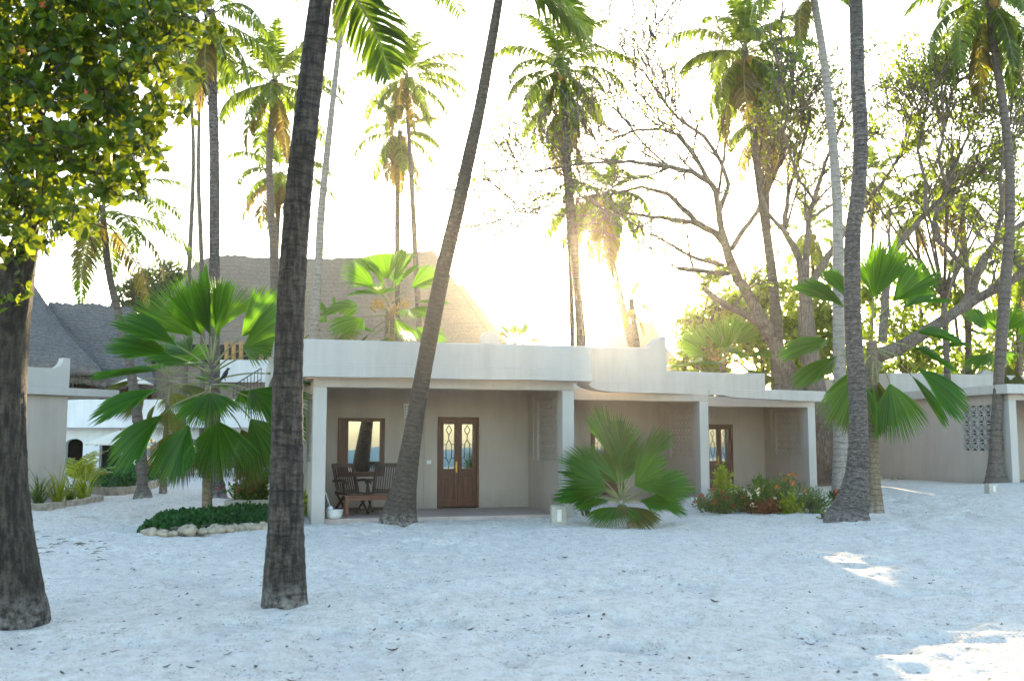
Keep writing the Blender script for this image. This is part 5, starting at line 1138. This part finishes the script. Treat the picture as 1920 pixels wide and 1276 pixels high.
bollard('square concrete bollard light with a white louvred lamp, before the second porch column', 1049, 983, 28, 33)
bollard('small pale concrete bollard light at the foot of the far right palm', 1864, 921, 18, 17, 25.8)
# garden restaurant things
def parasol(label, px, ytop, yrim, wpx, Y, tilt=0.0, zb=0.0):
    c = P(px, ytop, Y); rz_ = P(px, yrim, Y).z; r_ = MW(wpx, Y)/2; root = thing('parasol', label, 'parasol', (c.x, c.y, zb)); m = MB(); n = 8; vs = [c]
    for k in range(n):
        for t in (.5, 1):
            a = 2*math.pi*(k+.5)/n; vs.append(Vector((c.x+math.cos(a)*r_*t, c.y+math.sin(a)*r_*t, c.z+(rz_-c.z)*t**1.15-tilt*math.cos(a)*r_*t)))
    fs = [(0, 1+2*k, 1+2*((k+1) % n)) for k in range(n)]+[(1+2*k, 2+2*k, 2+2*((k+1) % n), 1+2*((k+1) % n)) for k in range(n)]
    o = len(vs); vs += [v-Vector((0, 0, .03)) for v in vs]; fs += [tuple(i+o for i in reversed(f)) for f in fs[:]]; m.add(vs, fs); m.build('canopy', 'canvas', root, False)
    p = MB(); p.tube([Vector((c.x, c.y, zb)), Vector((c.x, c.y, c.z+.08))], [.04, .03], 8); p.build('pole', 'wood_table', root)
    for k in range(n): a = 2*math.pi*(k+.5)/n; b = MB(); b.bar(c-Vector((0, 0, .06)), Vector((c.x+math.cos(a)*r_*.97, c.y+math.sin(a)*r_*.97, rz_-.06-tilt*math.cos(a)*r_)), .03, .03); b.build('rib', 'wood_gold', root, False)
parasol('cream garden parasol in front of the restaurant arches, half behind the fan palm', 226, 806, 833, 122, 44.5, 0.02)
parasol('beige parasol on the upper deck left of the big fan palm', 252, 704, 720, 70, 47, 0, zb0+.25)
def chair_simple(label, px, Y, z, w, h, mats, yaw, name='dining_chair', white=False):
    q_ = P(px, 880, Y); T = frame(q_.x, q_.y, yaw, z); root = thing(name, label, 'chair', T(0, 0, 0))
    m = MB(); m.box(T, -w/2, w/2, -.24, .24, .42, .50); m.build('seat', mats, root, False, .02)
    m = MB(); m.box(T, -w/2, w/2, .20, .28, .50, h) if white else [m.box(T, -w/2+i*w/5, -w/2+i*w/5+.04, .22, .26, .50, h) for i in range(6)]
    if not white: m.box(T, -w/2, w/2+.04, .219, .262, h, h+.06)
    m.build('backrest', mats, root, False, .02)
    for a in (-w/2+.02, w/2-.06):
        for b in (-.22, .18): l = MB(); l.box(T, a, a+.04, b, b+.04, 0, .42); l.build('leg', mats, root, False)
    return root
gr = 'dining chairs on the restaurant terrace'
chair_simple('dark chair before the bamboo-panelled window, left of the fan palm trunk', 376, 44, 0, .5, .85, 'wood_dark', R(160))
chair_simple('dark chair just right of the fan palm trunk, before the restaurant', 414, 44, 0, .5, .85, 'wood_dark', R(200))
chair_simple('dark chair by the red-blossomed bush, before the restaurant', 434, 45, 0, .5, .82, 'wood_dark', R(90))
chair_simple('white covered chair on the upper deck, the left one of two', 170, 48.0, zb0+.25, .50, 1.06, 'white_fabric', R(15), 'upholstered_chair', True)
chair_simple('white covered chair on the upper deck, the right one of two', 204, 48.0, zb0+.25, .55, 1.06, 'white_fabric', R(-15), 'upholstered_chair', True)
q_ = P(187, 740, 48.2); T = frame(q_.x, q_.y, 0, zb0+.25); root = thing('deck_table', 'dark little table between the white chairs on the upper deck', 'table', T(0, 0, 0))
m = MB(); m.box(T, -.30, .30, -.25, .25, .68, .73); m.build('tabletop', 'wood_dark', root, False, .01)
for a in (-.27, .22):
    for b in (-.22, .17): m = MB(); m.box(T, a, a+.05, b, b+.05, 0, .68); m.build('leg', 'wood_dark', root, False)
m = MB(); m.origin = T(0, 0, .73); m.lathe([(.05, .731), (.06, .80), (.03, .92), (.025, .98), (.03, .99)], T(0, 0, 0), 12); tag(m.build('table_lantern', 'canvas', None), 'cream bottle-shaped lantern on the little upper deck table', 'lantern')
# crow on the fan palm, and a small bird in the bare tree
def bird(label, px, py, Y, s_, facing=1):
    c = P(px, py, Y); pts = [(-.16, -.20, .030), (-.09, -.11, .045), (0, 0, .085), (.05, .09, .082), (.085, .17, .050), (.11, .225, .055), (.15, .235, .030), (.205, .222, .006)]
    root = thing('perched_bird', label, 'bird', c)
    m = MB(); m.tube([c+Vector((x*facing, 0, z))*s_ for x, z, _ in pts], [r*s_ for _, _, r in pts], 10); m.build('body', 'bird_black', root)
    for sd in (-1, 1):
        w = MB(); w.tube([c+Vector((x*facing, sd*.075*(1-abs(z)*1.5), z))*s_ for x, z in ((.06, .10), (.0, .0), (-.08, -.10), (-.15, -.19))], [.03*s_, .05*s_, .035*s_, .006*s_], 6); w.build('wing', 'bird_black', root)
        l = MB(); l.tube([c+Vector((.0, sd*.03, -.07))*s_, c+Vector((.03*facing, sd*.035, -.20))*s_], [.010*s_, .008*s_], 5); l.build('leg', 'bird_black', root)
bird('black crow perched on a frond of the large left fan palm', 421, 703, 19.6, .55)
bird('tiny dark bird on the topmost twig of the bare spreading tree', 1224, 66, 34, .75, -1)
# fallen leaves, each its own object
rg = random.Random(404); protos = []
for k in range(6):
    m = MB(); L = rg.uniform(.07, .13); n = 6; w = L*rg.uniform(.28, .45); curl = rg.uniform(.15, .55); vs = []
    for i in range(n+1):
        t = i/n; hw = w*.5*math.sin(math.pi*min(1, t*.96+.04))**.8+.002; z = .006+curl*L*(t-.5)**2*1.6+rg.uniform(0, .006)
        vs += [Vector((L*(t-.5), -hw, z+curl*hw*.9)), Vector((L*(t-.5), 0, z)), Vector((L*(t-.5), hw, z+curl*hw*.8))]
    m.add(vs, [(i*3+c, i*3+c+1, (i+1)*3+c+1, (i+1)*3+c) for i in range(n) for c in (0, 1)])
    o = m.build('fallen_leaf', 'dead_leaf', None); protos.append(o); tag(o, 'small curled brown fallen leaf lying on the white sand', 'leaf', 'fallen leaves on the sand')
spots = [(252, 1065), (329, 1088), (360, 1116), (371, 1128), (294, 1154), (22, 1206), (157, 1242), (215, 1224), (428, 1229), (438, 1250), (480, 1250), (313, 1258), (357, 1267), (545, 1275), (617, 1143), (597, 1192), (697, 1047), (1020, 1055), (1060, 1045), (1104, 1168), (1132, 1160), (880, 1180), (1517, 1185), (1620, 1200), (1580, 1175), (1745, 1088), (1715, 1075), (1502, 1238), (1748, 1103), (960, 1250), (1230, 1220), (1340, 1130), (1090, 1250), (735, 1215), (840, 1100)]
while len(spots) < 190:
    t = rg.random(); spots.append((rg.uniform(90, 1915), 990+285*t**.8))
for i, (px, py) in enumerate(spots):
    g = G(px, py)
    if i < 6: o = protos[i]
    else: o = rg.choice(protos).copy(); COL.objects.link(o)
    z = float(sand_h(np.array([g.x]), np.array([g.y]), True)[0]); s_ = rg.uniform(.5, 1.0) if i < 35 else rg.uniform(.25, .6)
    o.location = (g.x, g.y, z-.002); o.rotation_euler = (rg.uniform(-.25, .25), rg.uniform(-.25, .25), rg.uniform(0, 6.28)); o.scale = (s_, s_, s_)
rg = random.Random(405); m = MB()                      # drift of twigs and frond litter by the big trunk
for k in range(34):
    px = rg.uniform(62, 200); g = G(px, 1018+rg.gauss(0, 9)+ (px-62)*.10); a = rg.gauss(.1, .5); L = rg.uniform(.04, .16); z = gz(g.x, g.y)+.012
    d = Vector((math.cos(a), math.sin(a), rg.uniform(-.02, .05)))*L; m.tube([g+Vector((0, 0, z)), g+d*.5+Vector((0, 0, z+.01)), g+d+Vector((0, 0, z))], [.006, .005, .002], 4)
tag(m.build('twig_litter', 'earth', None), kind='stuff')
# ------------------------------------------------------------------ golden evening air
m = MB(); T0 = frame(0, 0, 0); m.box(T0, -300, 300, -300, 260, -3.2, 27)
hz = m.build('haze', [], None, False); tag(hz, kind='stuff')
hm = bpy.data.materials.new('haze'); hm.use_nodes = True; nt = hm.node_tree; nt.nodes.remove(nt.nodes['Principled BSDF'])
pv = nt.nodes.new('ShaderNodeVolumePrincipled'); pv.inputs['Density'].default_value = HAZE_D; pv.inputs['Anisotropy'].default_value = .91; pv.inputs['Color'].default_value = (1, .95, .87, 1)
nt.links.new(pv.outputs[0], nt.nodes['Material Output'].inputs['Volume']); hz.data.materials.append(hm)
for o in bpy.data.objects:
    if '_wl' in o: del o['_wl']
